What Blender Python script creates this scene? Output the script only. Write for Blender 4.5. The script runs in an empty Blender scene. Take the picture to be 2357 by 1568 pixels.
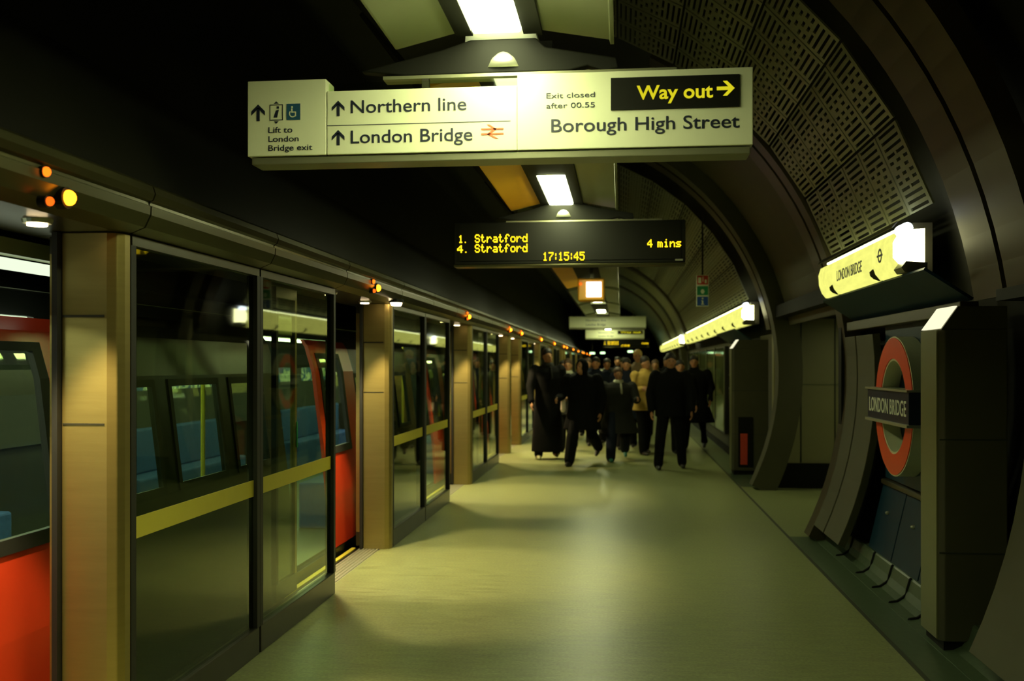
import bpy, bmesh, math, random
from mathutils import Vector, Matrix
random.seed(7)
C = bpy.context.scene.collection
SC = bpy.context.scene
PI = math.pi

# ------------------------------------------------------------------ camera, world, exposure
YAW = math.atan((1430 - 1178.5) / 2291.0)
cam_d = bpy.data.cameras.new('camera')
cam = bpy.data.objects.new('camera', cam_d); C.objects.link(cam)
cam_d.sensor_width = 36.0
cam_d.lens = 2291.0 / 2357.0 * 36.0
cam.location = (0, 0, 1.6)
cam.rotation_euler = (math.radians(90), 0, YAW)
cam_d.shift_y = 56.0 / 2357.0
cam_d.clip_start = 0.05
cam_d.clip_end = 300
cam_d.dof.use_dof = True
cam_d.dof.focus_distance = 5.2
cam_d.dof.aperture_fstop = 2.6
SC.camera = cam
w = bpy.data.worlds.new('world'); SC.world = w; w.use_nodes = True
w.node_tree.nodes['Background'].inputs[0].default_value = (0.03, 0.035, 0.02, 1)
w.node_tree.nodes['Background'].inputs[1].default_value = 0.02
SC.view_settings.view_transform = 'Standard'
SC.view_settings.look = 'None'
SC.view_settings.gamma = 1.0
SC.view_settings.exposure = 0.0
SC.cycles.max_bounces = 6
SC.cycles.transparent_max_bounces = 12
SC.cycles.sample_clamp_indirect = 4.0

LAMP = 38.0        # radiance of the ceiling lamps
BOX = 1.15         # radiance of the wall light boxes
DOWN = 190.0        # watts of the doorway downlights

# ------------------------------------------------------------------ materials
def mat(name, col, rough=0.5, metal=0.0, var=0.15, scale=6.0, bump=0.0, spec=0.5, stretch=None):
    m = bpy.data.materials.new(name); m.use_nodes = True
    nt = m.node_tree; b = nt.nodes['Principled BSDF']
    b.inputs['Roughness'].default_value = rough
    b.inputs['Metallic'].default_value = metal
    b.inputs['Specular IOR Level'].default_value = spec
    tc = nt.nodes.new('ShaderNodeTexCoord'); n = nt.nodes.new('ShaderNodeTexNoise')
    n.inputs['Scale'].default_value = scale; n.inputs['Detail'].default_value = 4
    if stretch:
        mp = nt.nodes.new('ShaderNodeMapping'); mp.inputs['Scale'].default_value = stretch
        nt.links.new(tc.outputs['Object'], mp.inputs[0]); nt.links.new(mp.outputs[0], n.inputs['Vector'])
    else:
        nt.links.new(tc.outputs['Object'], n.inputs['Vector'])
    r = nt.nodes.new('ShaderNodeMix'); r.data_type = 'RGBA'
    r.inputs[6].default_value = (*[c * (1 - var) for c in col], 1)
    r.inputs[7].default_value = (*[min(1, c * (1 + var)) for c in col], 1)
    nt.links.new(n.outputs[0], r.inputs[0]); nt.links.new(r.outputs[2], b.inputs['Base Color'])
    if bump:
        bp = nt.nodes.new('ShaderNodeBump'); bp.inputs['Strength'].default_value = bump
        bp.inputs['Distance'].default_value = 0.01
        nt.links.new(n.outputs[0], bp.inputs['Height']); nt.links.new(bp.outputs[0], b.inputs['Normal'])
    return m

def emit(name, col, strength, var=0.05, scale=3.0):
    m = bpy.data.materials.new(name); m.use_nodes = True
    nt = m.node_tree; nt.nodes.remove(nt.nodes['Principled BSDF'])
    e = nt.nodes.new('ShaderNodeEmission'); e.inputs[1].default_value = strength
    n = nt.nodes.new('ShaderNodeTexNoise'); n.inputs['Scale'].default_value = scale
    r = nt.nodes.new('ShaderNodeMix'); r.data_type = 'RGBA'
    r.inputs[6].default_value = (*[c * (1 - var) for c in col], 1)
    r.inputs[7].default_value = (*col, 1)
    nt.links.new(n.outputs[0], r.inputs[0]); nt.links.new(r.outputs[2], e.inputs[0])
    nt.links.new(e.outputs[0], nt.nodes['Material Output'].inputs[0])
    return m

def glass(name, tint, ior=1.7, rough=0.02, refl=(0.9, 0.95, 0.85)):
    m = bpy.data.materials.new(name); m.use_nodes = True
    nt = m.node_tree; nt.nodes.remove(nt.nodes['Principled BSDF'])
    t = nt.nodes.new('ShaderNodeBsdfTransparent'); t.inputs[0].default_value = (*tint, 1)
    g = nt.nodes.new('ShaderNodeBsdfGlossy'); g.inputs[0].default_value = (*refl, 1)
    n = nt.nodes.new('ShaderNodeTexNoise'); n.inputs['Scale'].default_value = 2.5
    mr = nt.nodes.new('ShaderNodeMapRange'); mr.inputs['To Min'].default_value = rough * 0.6; mr.inputs['To Max'].default_value = rough * 1.4
    nt.links.new(n.outputs[0], mr.inputs[0]); nt.links.new(mr.outputs[0], g.inputs['Roughness'])
    f = nt.nodes.new('ShaderNodeFresnel'); f.inputs[0].default_value = ior
    mx = nt.nodes.new('ShaderNodeMixShader')
    ge = nt.nodes.new('ShaderNodeNewGeometry'); sb = nt.nodes.new('ShaderNodeMath'); sb.operation = 'SUBTRACT'; sb.use_clamp = True
    nt.links.new(f.outputs[0], sb.inputs[0]); nt.links.new(ge.outputs['Backfacing'], sb.inputs[1])   # only the entry face mirrors
    nt.links.new(sb.outputs[0], mx.inputs[0]); nt.links.new(t.outputs[0], mx.inputs[1]); nt.links.new(g.outputs[0], mx.inputs[2])
    nt.links.new(mx.outputs[0], nt.nodes['Material Output'].inputs[0])
    return m

def floor_mat():
    m = mat('terrazzo', (0.235, 0.258, 0.105), 0.42, 0, 0.45, 55.0)
    nt = m.node_tree; b = nt.nodes['Principled BSDF']
    tc = nt.nodes.new('ShaderNodeTexCoord'); mp = nt.nodes.new('ShaderNodeMapping')
    mp.inputs['Scale'].default_value = (3.0, 14.0, 1)
    n = nt.nodes.new('ShaderNodeTexNoise'); n.inputs['Scale'].default_value = 1.6; n.inputs['Detail'].default_value = 6
    nt.links.new(tc.outputs['Object'], mp.inputs[0]); nt.links.new(mp.outputs[0], n.inputs['Vector'])
    mr = nt.nodes.new('ShaderNodeMapRange'); mr.inputs['To Min'].default_value = 0.28; mr.inputs['To Max'].default_value = 0.46
    nt.links.new(n.outputs[0], mr.inputs[0]); nt.links.new(mr.outputs[0], b.inputs['Roughness'])
    old = b.inputs['Base Color'].links[0].from_socket
    mr2 = nt.nodes.new('ShaderNodeMapRange'); mr2.inputs['From Min'].default_value = 0.3; mr2.inputs['From Max'].default_value = 0.7
    mr2.inputs['To Min'].default_value = 0.78; mr2.inputs['To Max'].default_value = 1.12
    nt.links.new(n.outputs[0], mr2.inputs[0])
    vm = nt.nodes.new('ShaderNodeVectorMath'); vm.operation = 'SCALE'
    nt.links.new(old, vm.inputs[0]); nt.links.new(mr2.outputs[0], vm.inputs['Scale'])
    nt.links.new(vm.outputs[0], b.inputs['Base Color'])
    return m

M = dict(
    floor=floor_mat(),
    floor_dark=mat('dark_terrazzo', (0.06, 0.09, 0.045), 0.42, 0, 0.3, 25),
    joint=mat('joint_strip', (0.03, 0.035, 0.02), 0.5),
    black=mat('matt_black', (0.008, 0.008, 0.005), 0.6, spec=0.15),
    void=mat('tunnel_lining', (0.02, 0.02, 0.014), 0.85, 0, 0.3, 3, 0.3),
    bulk=mat('bulkhead_panel', (0.008, 0.008, 0.005), 0.42, 0.0, 0.2, 2, spec=0.2),
    brown=mat('bronze_cladding', (0.075, 0.062, 0.03), 0.38, 0.55, 0.18, 4),
    brownflat=mat('brown_panel', (0.07, 0.067, 0.032), 0.5, 0.2, 0.18, 3),
    beige=mat('passage_panel', (0.28, 0.265, 0.13), 0.45, 0.1, 0.1, 3),
    cast=mat('cast_aluminium', (0.27, 0.28, 0.16), 0.42, 0.6, 0.2, 12, 0.1),
    steel=mat('brushed_steel', (0.42, 0.36, 0.2), 0.34, 0.85, 0.12, 5, 0.05, stretch=(1, 1, 14)),
    bronze_post=mat('satin_bronze_steel', (0.32, 0.25, 0.08), 0.38, 0.75, 0.12, 5, 0.05, stretch=(1, 1, 10)),
    darksteel=mat('dark_steel', (0.07, 0.065, 0.045), 0.35, 0.7),
    rubber=mat('black_rubber', (0.012, 0.012, 0.01), 0.6),
    header=mat('header_metal', (0.075, 0.07, 0.028), 0.3, 0.75, 0.15, 3),
    cream=mat('cream_panel', (0.22, 0.24, 0.12), 0.35, 0.15, 0.06, 2),
    amber_tint=mat('amber_tint', (0.95, 0.42, 0.01), 0.35, 0.1, 0.2, 1.5),
    signwhite=mat('sign_white', (0.72, 0.74, 0.5), 0.35, 0, 0.03),
    signtray=mat('sign_tray', (0.25, 0.25, 0.15), 0.35, 0.5),
    ink=mat('navy_ink', (0.012, 0.016, 0.03), 0.45),
    blueink=mat('blue_square', (0.02, 0.08, 0.14), 0.4),
    inkred=mat('orange_red', (0.75, 0.13, 0.03), 0.4),
    yellow=mat('yellow_band', (0.56, 0.48, 0.05), 0.4, 0, 0.08),
    red=mat('train_red', (0.62, 0.045, 0.012), 0.28, 0, 0.08),
    trainside=mat('train_grey', (0.025, 0.027, 0.02), 0.32, 0.3, 0.1),
    roundelred=mat('roundel_red', (0.72, 0.06, 0.012), 0.35, 0, 0.05),
    silver=mat('satin_silver', (0.55, 0.56, 0.42), 0.33, 0.7, 0.08),
    rim=mat('pale_rim', (0.62, 0.64, 0.42), 0.35, 0.1, 0.05), pierlit=mat('lit_side_paint', (0.2, 0.2, 0.09), 0.4, 0.35, 0.1, 4),
    navy=mat('navy_enamel', (0.018, 0.026, 0.05), 0.3),
    bluewall=mat('blue_glass_panel', (0.008, 0.03, 0.05), 0.4, 0, 0.35, 9, spec=0.25),
    white=mat('white_enamel', (0.7, 0.72, 0.6), 0.4),
    moquette=mat('blue_seat', (0.02, 0.07, 0.22), 0.8, 0, 0.4, 30),
    interior=mat('train_interior', (0.5, 0.52, 0.42), 0.5),
    green=mat('green_label', (0.01, 0.22, 0.07), 0.4),
    signred=mat('sign_red', (0.55, 0.06, 0.03), 0.4), signgreen=mat('sign_green', (0.02, 0.25, 0.08), 0.4),
    signblue=mat('sign_blue', (0.02, 0.08, 0.3), 0.4),
    skin=mat('skin', (0.42, 0.2, 0.09), 0.55, 0, 0.1), eye=mat('eye', (0.02, 0.02, 0.02), 0.3),
    lip=mat('lips', (0.25, 0.06, 0.04), 0.5),
    hair_dark=mat('dark_hair', (0.012, 0.009, 0.006), 0.6, 0, 0.4, 60, 0.5),
    hair_blond=mat('blond_hair', (0.55, 0.36, 0.12), 0.5, 0, 0.3, 60, 0.5),
    hair_brown=mat('brown_hair', (0.07, 0.035, 0.015), 0.6, 0, 0.3, 60, 0.5),
    cloth_black=mat('black_cloth', (0.005, 0.005, 0.0045), 0.85, 0, 0.3, 40, 0.3, spec=0.1),
    cloth_navy=mat('navy_cloth', (0.010, 0.013, 0.022), 0.85, 0, 0.3, 40, 0.3, spec=0.1),
    cloth_grey=mat('charcoal_cloth', (0.022, 0.022, 0.018), 0.85, 0, 0.3, 40, 0.3, spec=0.1),
    cloth_olive=mat('olive_cloth', (0.045, 0.045, 0.018), 0.85, 0, 0.3, 40, 0.3),
    cloth_yellow=mat('mustard_cloth', (0.42, 0.27, 0.05), 0.85, 0, 0.25, 20, 0.3),
    cloth_tan=mat('tan_cloth', (0.2, 0.14, 0.07), 0.85, 0, 0.25, 20, 0.3),
    cloth_pale=mat('pale_cloth', (0.4, 0.4, 0.28), 0.85, 0, 0.25, 20, 0.3),
    shoe_black=mat('black_leather', (0.012, 0.012, 0.01), 0.35), shoe_pale=mat('pale_trainer', (0.4, 0.4, 0.2), 0.5),
    shoe_teal=mat('teal_trainer', (0.02, 0.16, 0.12), 0.5),
    paper=mat('white_paper', (0.75, 0.62, 0.5), 0.6),
    e_lamp=emit('lamp_tube', (0.93, 1.0, 0.52), LAMP),
    e_box=emit('light_box_diffuser', (1.0, 1.0, 0.22), BOX, 0.35, 5),
    e_boxend=emit('light_box_end', (1.0, 0.98, 0.5), BOX * 7.0),
    e_passage=emit('passage_diffuser', (0.95, 1.0, 0.5), 6.0),
    e_up=emit('uplight', (0.95, 1.0, 0.5), 5.0),
    e_tube=emit('fluorescent_tube', (0.75, 0.85, 1.0), 9.0),
    e_cap=emit('pier_cap_light', (1.0, 0.95, 0.62), 1.15),
    e_amber=emit('amber_lamp', (1.0, 0.27, 0.008), 9.0),
    e_amber_s=emit('small_amber_lamp', (1.0, 0.14, 0.008), 1.6),
    e_amber_reflection=emit('amber_lamp_reflection', (1.0, 0.16, 0.008), 2.5),
    e_led=emit('amber_led', (1.0, 0.68, 0.01), 2.6, 0.1),
    e_way=emit('way_out_yellow', (0.95, 0.85, 0.02), 0.75),
    e_down=emit('downlight_lens', (1.0, 0.75, 0.42), 12.0),
    e_train=emit('train_tube', (0.85, 1.0, 0.7), 20.0),
    e_strip=emit('strip_tube', (0.85, 1.0, 0.72), 1.1),
    e_poster=emit('lit_poster_white', (0.8, 0.9, 0.6), 0.35, 0.3, 8),
    e_monitor=emit('monitor_screen', (1.0, 0.72, 0.72), 3.5, 0.4, 12),
    e_far=emit('far_lamp', (0.6, 1.0, 0.5), 3.0),
    glass=glass('screen_glass', (0.68, 0.76, 0.58), 1.75, 0.03),
    tglass=glass('train_glass', (0.85, 0.9, 0.8), 1.5, 0.03),
    clear=glass('clear_perspex', (0.88, 0.93, 0.82), 1.5, 0.05),
)
def noise_poster():
    m = mat('blue_white_poster', (0.1, 0.2, 0.45), 0.4)
    nt = m.node_tree; n = [x for x in nt.nodes if x.type == 'TEX_NOISE'][0]
    n.inputs['Scale'].default_value = 5; n.inputs['Distortion'].default_value = 2.0
    r = [x for x in nt.nodes if x.type == 'MIX'][0]
    cr = nt.nodes.new('ShaderNodeValToRGB'); cr.color_ramp.elements[0].position = .47; cr.color_ramp.elements[1].position = .53
    cr.color_ramp.elements[0].color = (0.02, 0.09, 0.22, 1); cr.color_ramp.elements[1].color = (0.6, 0.65, 0.45, 1)
    nt.links.new(n.outputs[0], cr.inputs[0]); nt.links.new(cr.outputs[0], nt.nodes['Principled BSDF'].inputs['Base Color'])
    return m
M['poster'] = noise_poster()

# ------------------------------------------------------------------ object helpers
def tag(o, label=None, cat=None, group=None, kind=None):
    if label: o['label'] = label
    if cat: o['category'] = cat
    if group: o['group'] = group
    if kind: o['kind'] = kind
    return o

def thing(name, label, cat, loc=(0, 0, 0), group=None):
    o = bpy.data.objects.new(name, None); C.objects.link(o)
    o.empty_display_size = 0.1; o.location = loc
    return tag(o, label, cat, group)

class MB:
    def __init__(s): s.v = []; s.f = []; s.mi = []
    def add(s, v, f, mi=0):
        b = len(s.v); s.v += [tuple(x) for x in v]; s.f += [tuple(b + i for i in q) for q in f]; s.mi += [mi] * len(f); return s
    def box(s, x0, x1, y0, y1, z0, z1, mi=0):
        v = [(x0,y0,z0),(x1,y0,z0),(x1,y1,z0),(x0,y1,z0),(x0,y0,z1),(x1,y0,z1),(x1,y1,z1),(x0,y1,z1)]
        return s.add(v, [(0,3,2,1),(4,5,6,7),(0,1,5,4),(1,2,6,5),(2,3,7,6),(3,0,4,7)], mi)
    def prism(s, poly, y0, y1, mi=0):          # poly of (x,z) extruded along y
        n = len(poly); v = [(x, y0, z) for x, z in poly] + [(x, y1, z) for x, z in poly]
        f = [tuple(range(n - 1, -1, -1)), tuple(range(n, 2 * n))] + [(i, (i + 1) % n, n + (i + 1) % n, n + i) for i in range(n)]
        return s.add(v, [tuple(reversed(q)) for q in f], mi)
    def prismz(s, poly, z0, z1, mi=0):         # poly of (x,y) extruded along z
        n = len(poly); v = [(x, y, z0) for x, y in poly] + [(x, y, z1) for x, y in poly]
        f = [tuple(range(n - 1, -1, -1)), tuple(range(n, 2 * n))] + [(i, (i + 1) % n, n + (i + 1) % n, n + i) for i in range(n)]
        return s.add(v, f, mi)
    def plate(s, poly, x0, x1, mi=0):          # poly of (y,z) extruded along x
        n = len(poly); v = [(x0, y, z) for y, z in poly] + [(x1, y, z) for y, z in poly]
        f = [tuple(range(n - 1, -1, -1)), tuple(range(n, 2 * n))] + [(i, (i + 1) % n, n + (i + 1) % n, n + i) for i in range(n)]
        return s.add(v, f, mi)
    def sheet(s, pts, y0, y1, mi=0):
        n = len(pts); v = [(x, y0, z) for x, z in pts] + [(x, y1, z) for x, z in pts]
        return s.add(v, [(i, i + 1, n + i + 1, n + i) for i in range(n - 1)], mi)
    def tube(s, pts, rad, seg=10, flat=1.0, up=(0, 0, 1), mi=0):   # closed tube along pts, rad list
        pts = [Vector(p) for p in pts]
        if not isinstance(rad, (list, tuple)): rad = [rad] * len(pts)
        P = []; R = []
        d0 = (pts[0] - pts[1]).normalized(); d1 = (pts[-1] - pts[-2]).normalized()
        for k in (0.97, 0.75): P.append(pts[0] + d0 * rad[0] * k); R.append(rad[0] * math.sqrt(max(.02, 1 - k * k)))
        for p, r in zip(pts, rad): P.append(p); R.append(r)
        for k in (0.75, 0.97): P.append(pts[-1] + d1 * rad[-1] * k); R.append(rad[-1] * math.sqrt(max(.02, 1 - k * k)))
        v = []; f = []; n = len(P)
        for i in range(n):
            t = (P[min(i + 1, n - 1)] - P[max(i - 1, 0)]).normalized()
            u = Vector(up)
            if abs(t.dot(u)) > 0.9: u = Vector((1, 0, 0))
            a = t.cross(u).normalized(); b = a.cross(t).normalized()
            for k in range(seg):
                an = 2 * PI * k / seg
                v.append(P[i] + a * math.cos(an) * R[i] + b * math.sin(an) * R[i] * flat)
        for i in range(n - 1):
            for k in range(seg):
                f.append((i * seg + k, i * seg + (k + 1) % seg, (i + 1) * seg + (k + 1) % seg, (i + 1) * seg + k))
        f.append(tuple(range(seg - 1, -1, -1))); f.append(tuple((n - 1) * seg + k for k in range(seg)))
        return s.add(v, f, mi)
    def rings(s, rs, seg=20, mi=0):            # rs: (cx,cy,cz,rx,ry)
        v = []; f = []; n = len(rs)
        for cx, cy, cz, rx, ry in rs:
            for k in range(seg):
                an = 2 * PI * k / seg; v.append((cx + rx * math.cos(an), cy + ry * math.sin(an), cz))
        for i in range(n - 1):
            for k in range(seg):
                f.append((i * seg + k, i * seg + (k + 1) % seg, (i + 1) * seg + (k + 1) % seg, (i + 1) * seg + k))
        f.append(tuple(range(seg - 1, -1, -1))); f.append(tuple((n - 1) * seg + k for k in range(seg)))
        return s.add(v, f, mi)
    def ball(s, c, rx, ry, rz, seg=16, rot=None, mi=0):
        v = []; f = []; n = seg // 2 + 1
        for i in range(n):
            t = -PI / 2 + PI * (i + .02) / (n - 1 + .04)
            for k in range(seg):
                an = 2 * PI * k / seg
                p = Vector((rx * math.cos(t) * math.cos(an), ry * math.cos(t) * math.sin(an), rz * math.sin(t)))
                if rot: p = rot @ p
                v.append(Vector(c) + p)
        for i in range(n - 1):
            for k in range(seg):
                f.append((i * seg + k, i * seg + (k + 1) % seg, (i + 1) * seg + (k + 1) % seg, (i + 1) * seg + k))
        f.append(tuple(range(seg - 1, -1, -1))); f.append(tuple((n - 1) * seg + k for k in range(seg)))
        return s.add(v, f, mi)
    def mesh(s, name, mats, off=(0, 0, 0), smooth=False):
        me = bpy.data.meshes.new(name)
        me.from_pydata([(x - off[0], y - off[1], z - off[2]) for x, y, z in s.v], [], s.f)
        for m in (mats if isinstance(mats, (list, tuple)) else [mats]): me.materials.append(m)
        for p, i in zip(me.polygons, s.mi): p.material_index = i; p.use_smooth = smooth
        me.update(); return me
    def build(s, name, mats, parent=None, bevel=0, smooth=False, local=False, loc=None):
        """world coordinates unless local; parent is an Empty without rotation"""
        off = (0, 0, 0)
        if parent is not None and not local:
            off = world_loc(parent)
        elif parent is None and loc is not None:
            off = loc
        o = bpy.data.objects.new(name, s.mesh(name, mats, off, smooth)); C.objects.link(o)
        if parent is not None: o.parent = parent
        elif loc is not None: o.location = loc
        if bevel:
            b = o.modifiers.new('bevel', 'BEVEL'); b.width = bevel; b.segments = 2; b.limit_method = 'ANGLE'
        return o

def world_loc(p):
    l = Vector((0, 0, 0))
    while p is not None: l += p.location; p = p.parent
    return l

def copy_tree(o, parent=None):
    c = o.copy(); C.objects.link(c); c.parent = parent
    for ch in o.children: copy_tree(ch, c)
    return c

def struct(o, label):
    return tag(o, label, None, None, 'structure')

def text(s, name, m, parent, x0, x1, z, h, y, bold=0.0, face='-Y', tilt=0.0):
    """flat lettering: cap height h, squeezed to run from x0 to x1, baseline z. face -Y: reads along +X on plane Y=y.
       face -X: reads along -Y (x0,x1 are Y of start and end) on plane X=y"""
    cu = bpy.data.curves.new(name, 'FONT'); cu.body = s; cu.size = 1.0; cu.extrude = 0.01; cu.offset = bold; cu.resolution_u = 4
    t = bpy.data.objects.new('t', cu); C.objects.link(t)
    dg = bpy.context.evaluated_depsgraph_get()
    me = bpy.data.meshes.new_from_object(t.evaluated_get(dg))
    bpy.data.objects.remove(t); bpy.data.curves.remove(cu)
    xs = [v.co.x for v in me.vertices]; a, b = min(xs), max(xs)
    cap = 0.70
    for v in me.vertices:
        u = (v.co.x - a) / (b - a); q = v.co.y / cap * h; e = -0.0012 if v.co.z > 0 else 0.0008
        if face == '-Y': v.co = (x0 + u * (x1 - x0), y + e, z + q)
        else: v.co = (y + e + q * tilt, x0 + u * (x1 - x0), z + q)
        v.co -= world_loc(parent)
    me.materials.clear(); me.materials.append(m); me.name = name
    o = bpy.data.objects.new(name, me); C.objects.link(o); o.parent = parent
    return o

def remeshed(mb, name, m, parent, voxel, extra=None, local=True):
    me0 = mb.mesh('tmp', m, (0, 0, 0) if local else world_loc(parent))
    t = bpy.data.objects.new('t', me0); C.objects.link(t)
    r = t.modifiers.new('r', 'REMESH'); r.mode = 'VOXEL'; r.voxel_size = voxel; r.use_smooth_shade = True
    sm = t.modifiers.new('s', 'SMOOTH'); sm.iterations = 2; sm.factor = 0.5
    dg = bpy.context.evaluated_depsgraph_get()
    me = bpy.data.meshes.new_from_object(t.evaluated_get(dg)); bpy.data.objects.remove(t)
    if extra is not None:
        bm = bmesh.new(); bm.from_mesh(me); bm.from_mesh(extra.mesh('x', m)); bm.to_mesh(me); bm.free()
    me.materials.clear(); me.materials.append(m); me.name = name
    for p in me.polygons: p.use_smooth = True; p.material_index = 0
    o = bpy.data.objects.new(name, me); C.objects.link(o)
    if parent: o.parent = parent
    return o

# ------------------------------------------------------------------ layout numbers
CX, CZ = -1.3, 1.5            # axis of the platform tunnel
RP = 3.35                     # radius of the inner cladding
GX = -2.02                    # plane of the glass screen
def arc(r, a): return (CX + r * math.cos(math.radians(a)), CZ + r * math.sin(math.radians(a)))
OPEN = [2.99, 7.68, 12.37, 17.06, 19.0, 23.7, 28.4, 33.1, 34.9, 39.6, 44.3, 49.0, 50.8, 55.5, 60.2]
HW = 0.88                     # half width of a doorway
BAYS = []
for a, b in zip(OPEN[:-1], OPEN[1:]):
    if b - a > 2.5: BAYS.append((a + HW, b - HW))
    else: BAYS.append((a + HW, b - HW))
YEND = 64.0

# ------------------------------------------------------------------ setting
struct(MB().box(GX - 0.06, 1.53, -2.5, YEND, -0.3, 0).build('floor', M['floor']), 'pale speckled stone platform floor')
struct(MB().box(1.56, 2.6, -2.5, 9.5, -0.3, 0).build('floor_edge', M['floor_dark']), 'dark greenish stone strip beside the right wall')
struct(MB().box(1.56, 9.0, 9.5, 13.3, -0.3, 0.0).build('floor_passage', M['floor']), 'pale stone floor running into the side passage')
struct(MB().box(1.56, 2.6, 13.3, YEND, -0.3, 0).build('floor_far', M['floor_dark']), 'dark floor edge beyond the side passage')
struct(MB().box(1.53, 1.56, -2.5, YEND, -0.3, -0.002).build('trim_1', M['joint']), 'dark joint line along the platform floor')
struct(MB().box(-7, GX - 0.3, -2.5, YEND, -1.3, -1.1).build('track_bed', M['void']), 'black track bed beside the platform')
struct(MB().box(GX - 0.3, GX - 0.25, -2.5, YEND, -1.1, -0.02).build('platform_edge', M['black']), 'black platform edge wall')
# tunnel lining
mb = MB(); pts = [arc(RP + 0.28, a) for a in range(-27, 192, 4)]
mb.sheet(pts, -2.5, 9.5).sheet([p for p in [arc(RP + 0.28, a) for a in range(10, 192, 4)]], 9.5, 13.3).sheet(pts, 13.3, YEND)
struct(mb.build('ceiling', M['void'], smooth=True), 'black curved tunnel lining overhead')
mb = MB().box(-6.9, 2.7, YEND, YEND + .2, -1.2, 5.2); struct(mb.build('wall_end', M['void']), 'dark far end wall of the platform')
mb = MB().box(-6.9, 2.7, -2.8, -2.5, -1.2, 5.2); struct(mb.build('wall_back', M['void']), 'dark wall behind the camera')
mb = MB().box(-6.4, -6.3, -2.5, YEND, -1.2, 3.2); struct(mb.build('wall_left', M['void']), 'black tunnel wall beyond the train')
# bulkhead above the screen header
mb = MB().prism([(-1.99, 2.34), (-2.25, 2.9), (-2.62, 4.2), (-2.66, 4.6), (-2.8, 4.6), (-2.7, 4.2), (-2.4, 2.34)], -2.5, YEND)
struct(mb.build('bulkhead', M['bulk']), 'black glossy bulkhead rising above the glass screen header')

# lower wall cladding (right): near part and beyond the bays
def wall_strip(y0, y1, a0=-24, a1=8, r=RP + 0.05, th=.05):
    ps = [arc(r, a) for a in range(a0, a1 + 1, 4)]; qs = [arc(r + th, a) for a in range(a0, a1 + 1, 4)]
    return MB().prism(ps + qs[::-1], y0, y1)
struct(wall_strip(13.4, 16.25, -27, 12, RP + 0.2).build('wall_right_middle', M['brownflat']), 'dark brown curved wall around the pier past the side passage')
struct(wall_strip(18.35, YEND, -27, 12, RP + 0.2).build('wall_right', M['brownflat'], smooth=False), 'dark brown curved wall beyond the side passage')
struct(wall_strip(8.2, 9.4, -27, 12, RP + 0.2).build('wall_right_jamb', M['black']), 'black backing beside the side passage mouth')
struct(wall_strip(-2.5, 6.18, -27, 12, RP + 0.2).build('wall_right_near', M['black']), 'black backing of the near right wall')
# curved plinth
def plinth(y0, y1):
    prof = [(2.2, 0.16), (1.945, 0.16), (1.935, 0.15), (1.915, 0.08), (1.885, 0.035), (1.84, 0.012), (1.76, 0.004), (1.76, -0.01), (2.2, -0.01)]
    return MB().prism(prof, y0, y1)
mb = plinth(-2.5, 9.38)
struct(mb.build('baseboard_right', M['floor_dark'], smooth=False), 'grey green coved plinth at the foot of the right wall')
mb = MB().prism([(2.2, .1), (1.95, .1), (1.9, -.01), (2.2, -.01)], 13.4, YEND)
struct(mb.build('baseboard_far', M['black']), 'black plinth beyond the side passage')
# dark joints in the coved plinth
proto = None
for k, y in enumerate([6.5, 6.95, 7.4, 7.9, 8.6]):
    if proto is None:
        mb = MB().tube([(1.935, y, .155), (1.914, y, .082), (1.884, y - .02, .037), (1.84, y - .04, .014), (1.79, y - .05, .008)], 0.012, 6)
        proto = mb.build('plinth_joint', M['black'], loc=(1.9, y, 0))
        tag(proto, 'dark curved joint in the coved plinth below the station roundel panels', 'joint', 'joints in the coved plinth')
    else:
        o = proto.copy(); C.objects.link(o); o.location = (1.9, y, 0)

# side passage
struct(MB().box(1.98, 9, 13.3, 13.45, 0.32, 2.25).build('wall_passage', M['beige']), 'olive beige panelled wall of the side passage')
struct(MB().box(1.9, 9, 13.24, 13.45, 0.0, 0.32).build('baseboard_passage', M['black']), 'dark plinth of the side passage wall')
struct(MB().box(9.0, 9.1, 9.5, 13.4, 0, 2.3).build('wall_passage_end', M['black']), 'dark end of the side passage')
struct(MB().box(2.0, 9, 9.38, 9.5, 0, 2.3).build('wall_passage_near', M['black']), 'dark near wall of the side passage')
struct(MB().box(1.95, 9, 9.4, 13.3, 2.2, 2.35).build('ceiling_passage', M['black']), 'dark ceiling of the side passage')
struct(MB().box(1.98, 4.0, 13.285, 13.3, 1.34, 1.352).build('trim_2', M['cream']), 'thin pale horizontal joint on the passage wall')
for k, x in enumerate((2.32, 2.75, 3.2)):
    struct(MB().box(x, x + .014, 13.285, 13.3, .33, 2.2).build('trim_%d' % (3 + k), M['joint']), 'dark vertical joint on the passage wall')
T = thing('ceiling_light', 'square ceiling light inside the side passage', 'ceiling light', (3.2, 11.4, 2.19))
MB().box(2.9, 3.5, 10.9, 11.9, 2.165, 2.195).build('frame', M['darksteel'], T)
MB().box(2.95, 3.45, 10.95, 11.85, 2.155, 2.1645).build('diffuser', M['e_passage'], T)
# dark cladding above the passage mouth
mb = MB().prism([arc(RP + .12, a) for a in range(10, 62, 4)] + [arc(RP + .16, a) for a in range(58, 9, -4)], 9.98, 12.9)
struct(mb.build('wall_over_passage', M['brownflat']), 'dark curved cladding above the mouth of the side passage')

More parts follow.
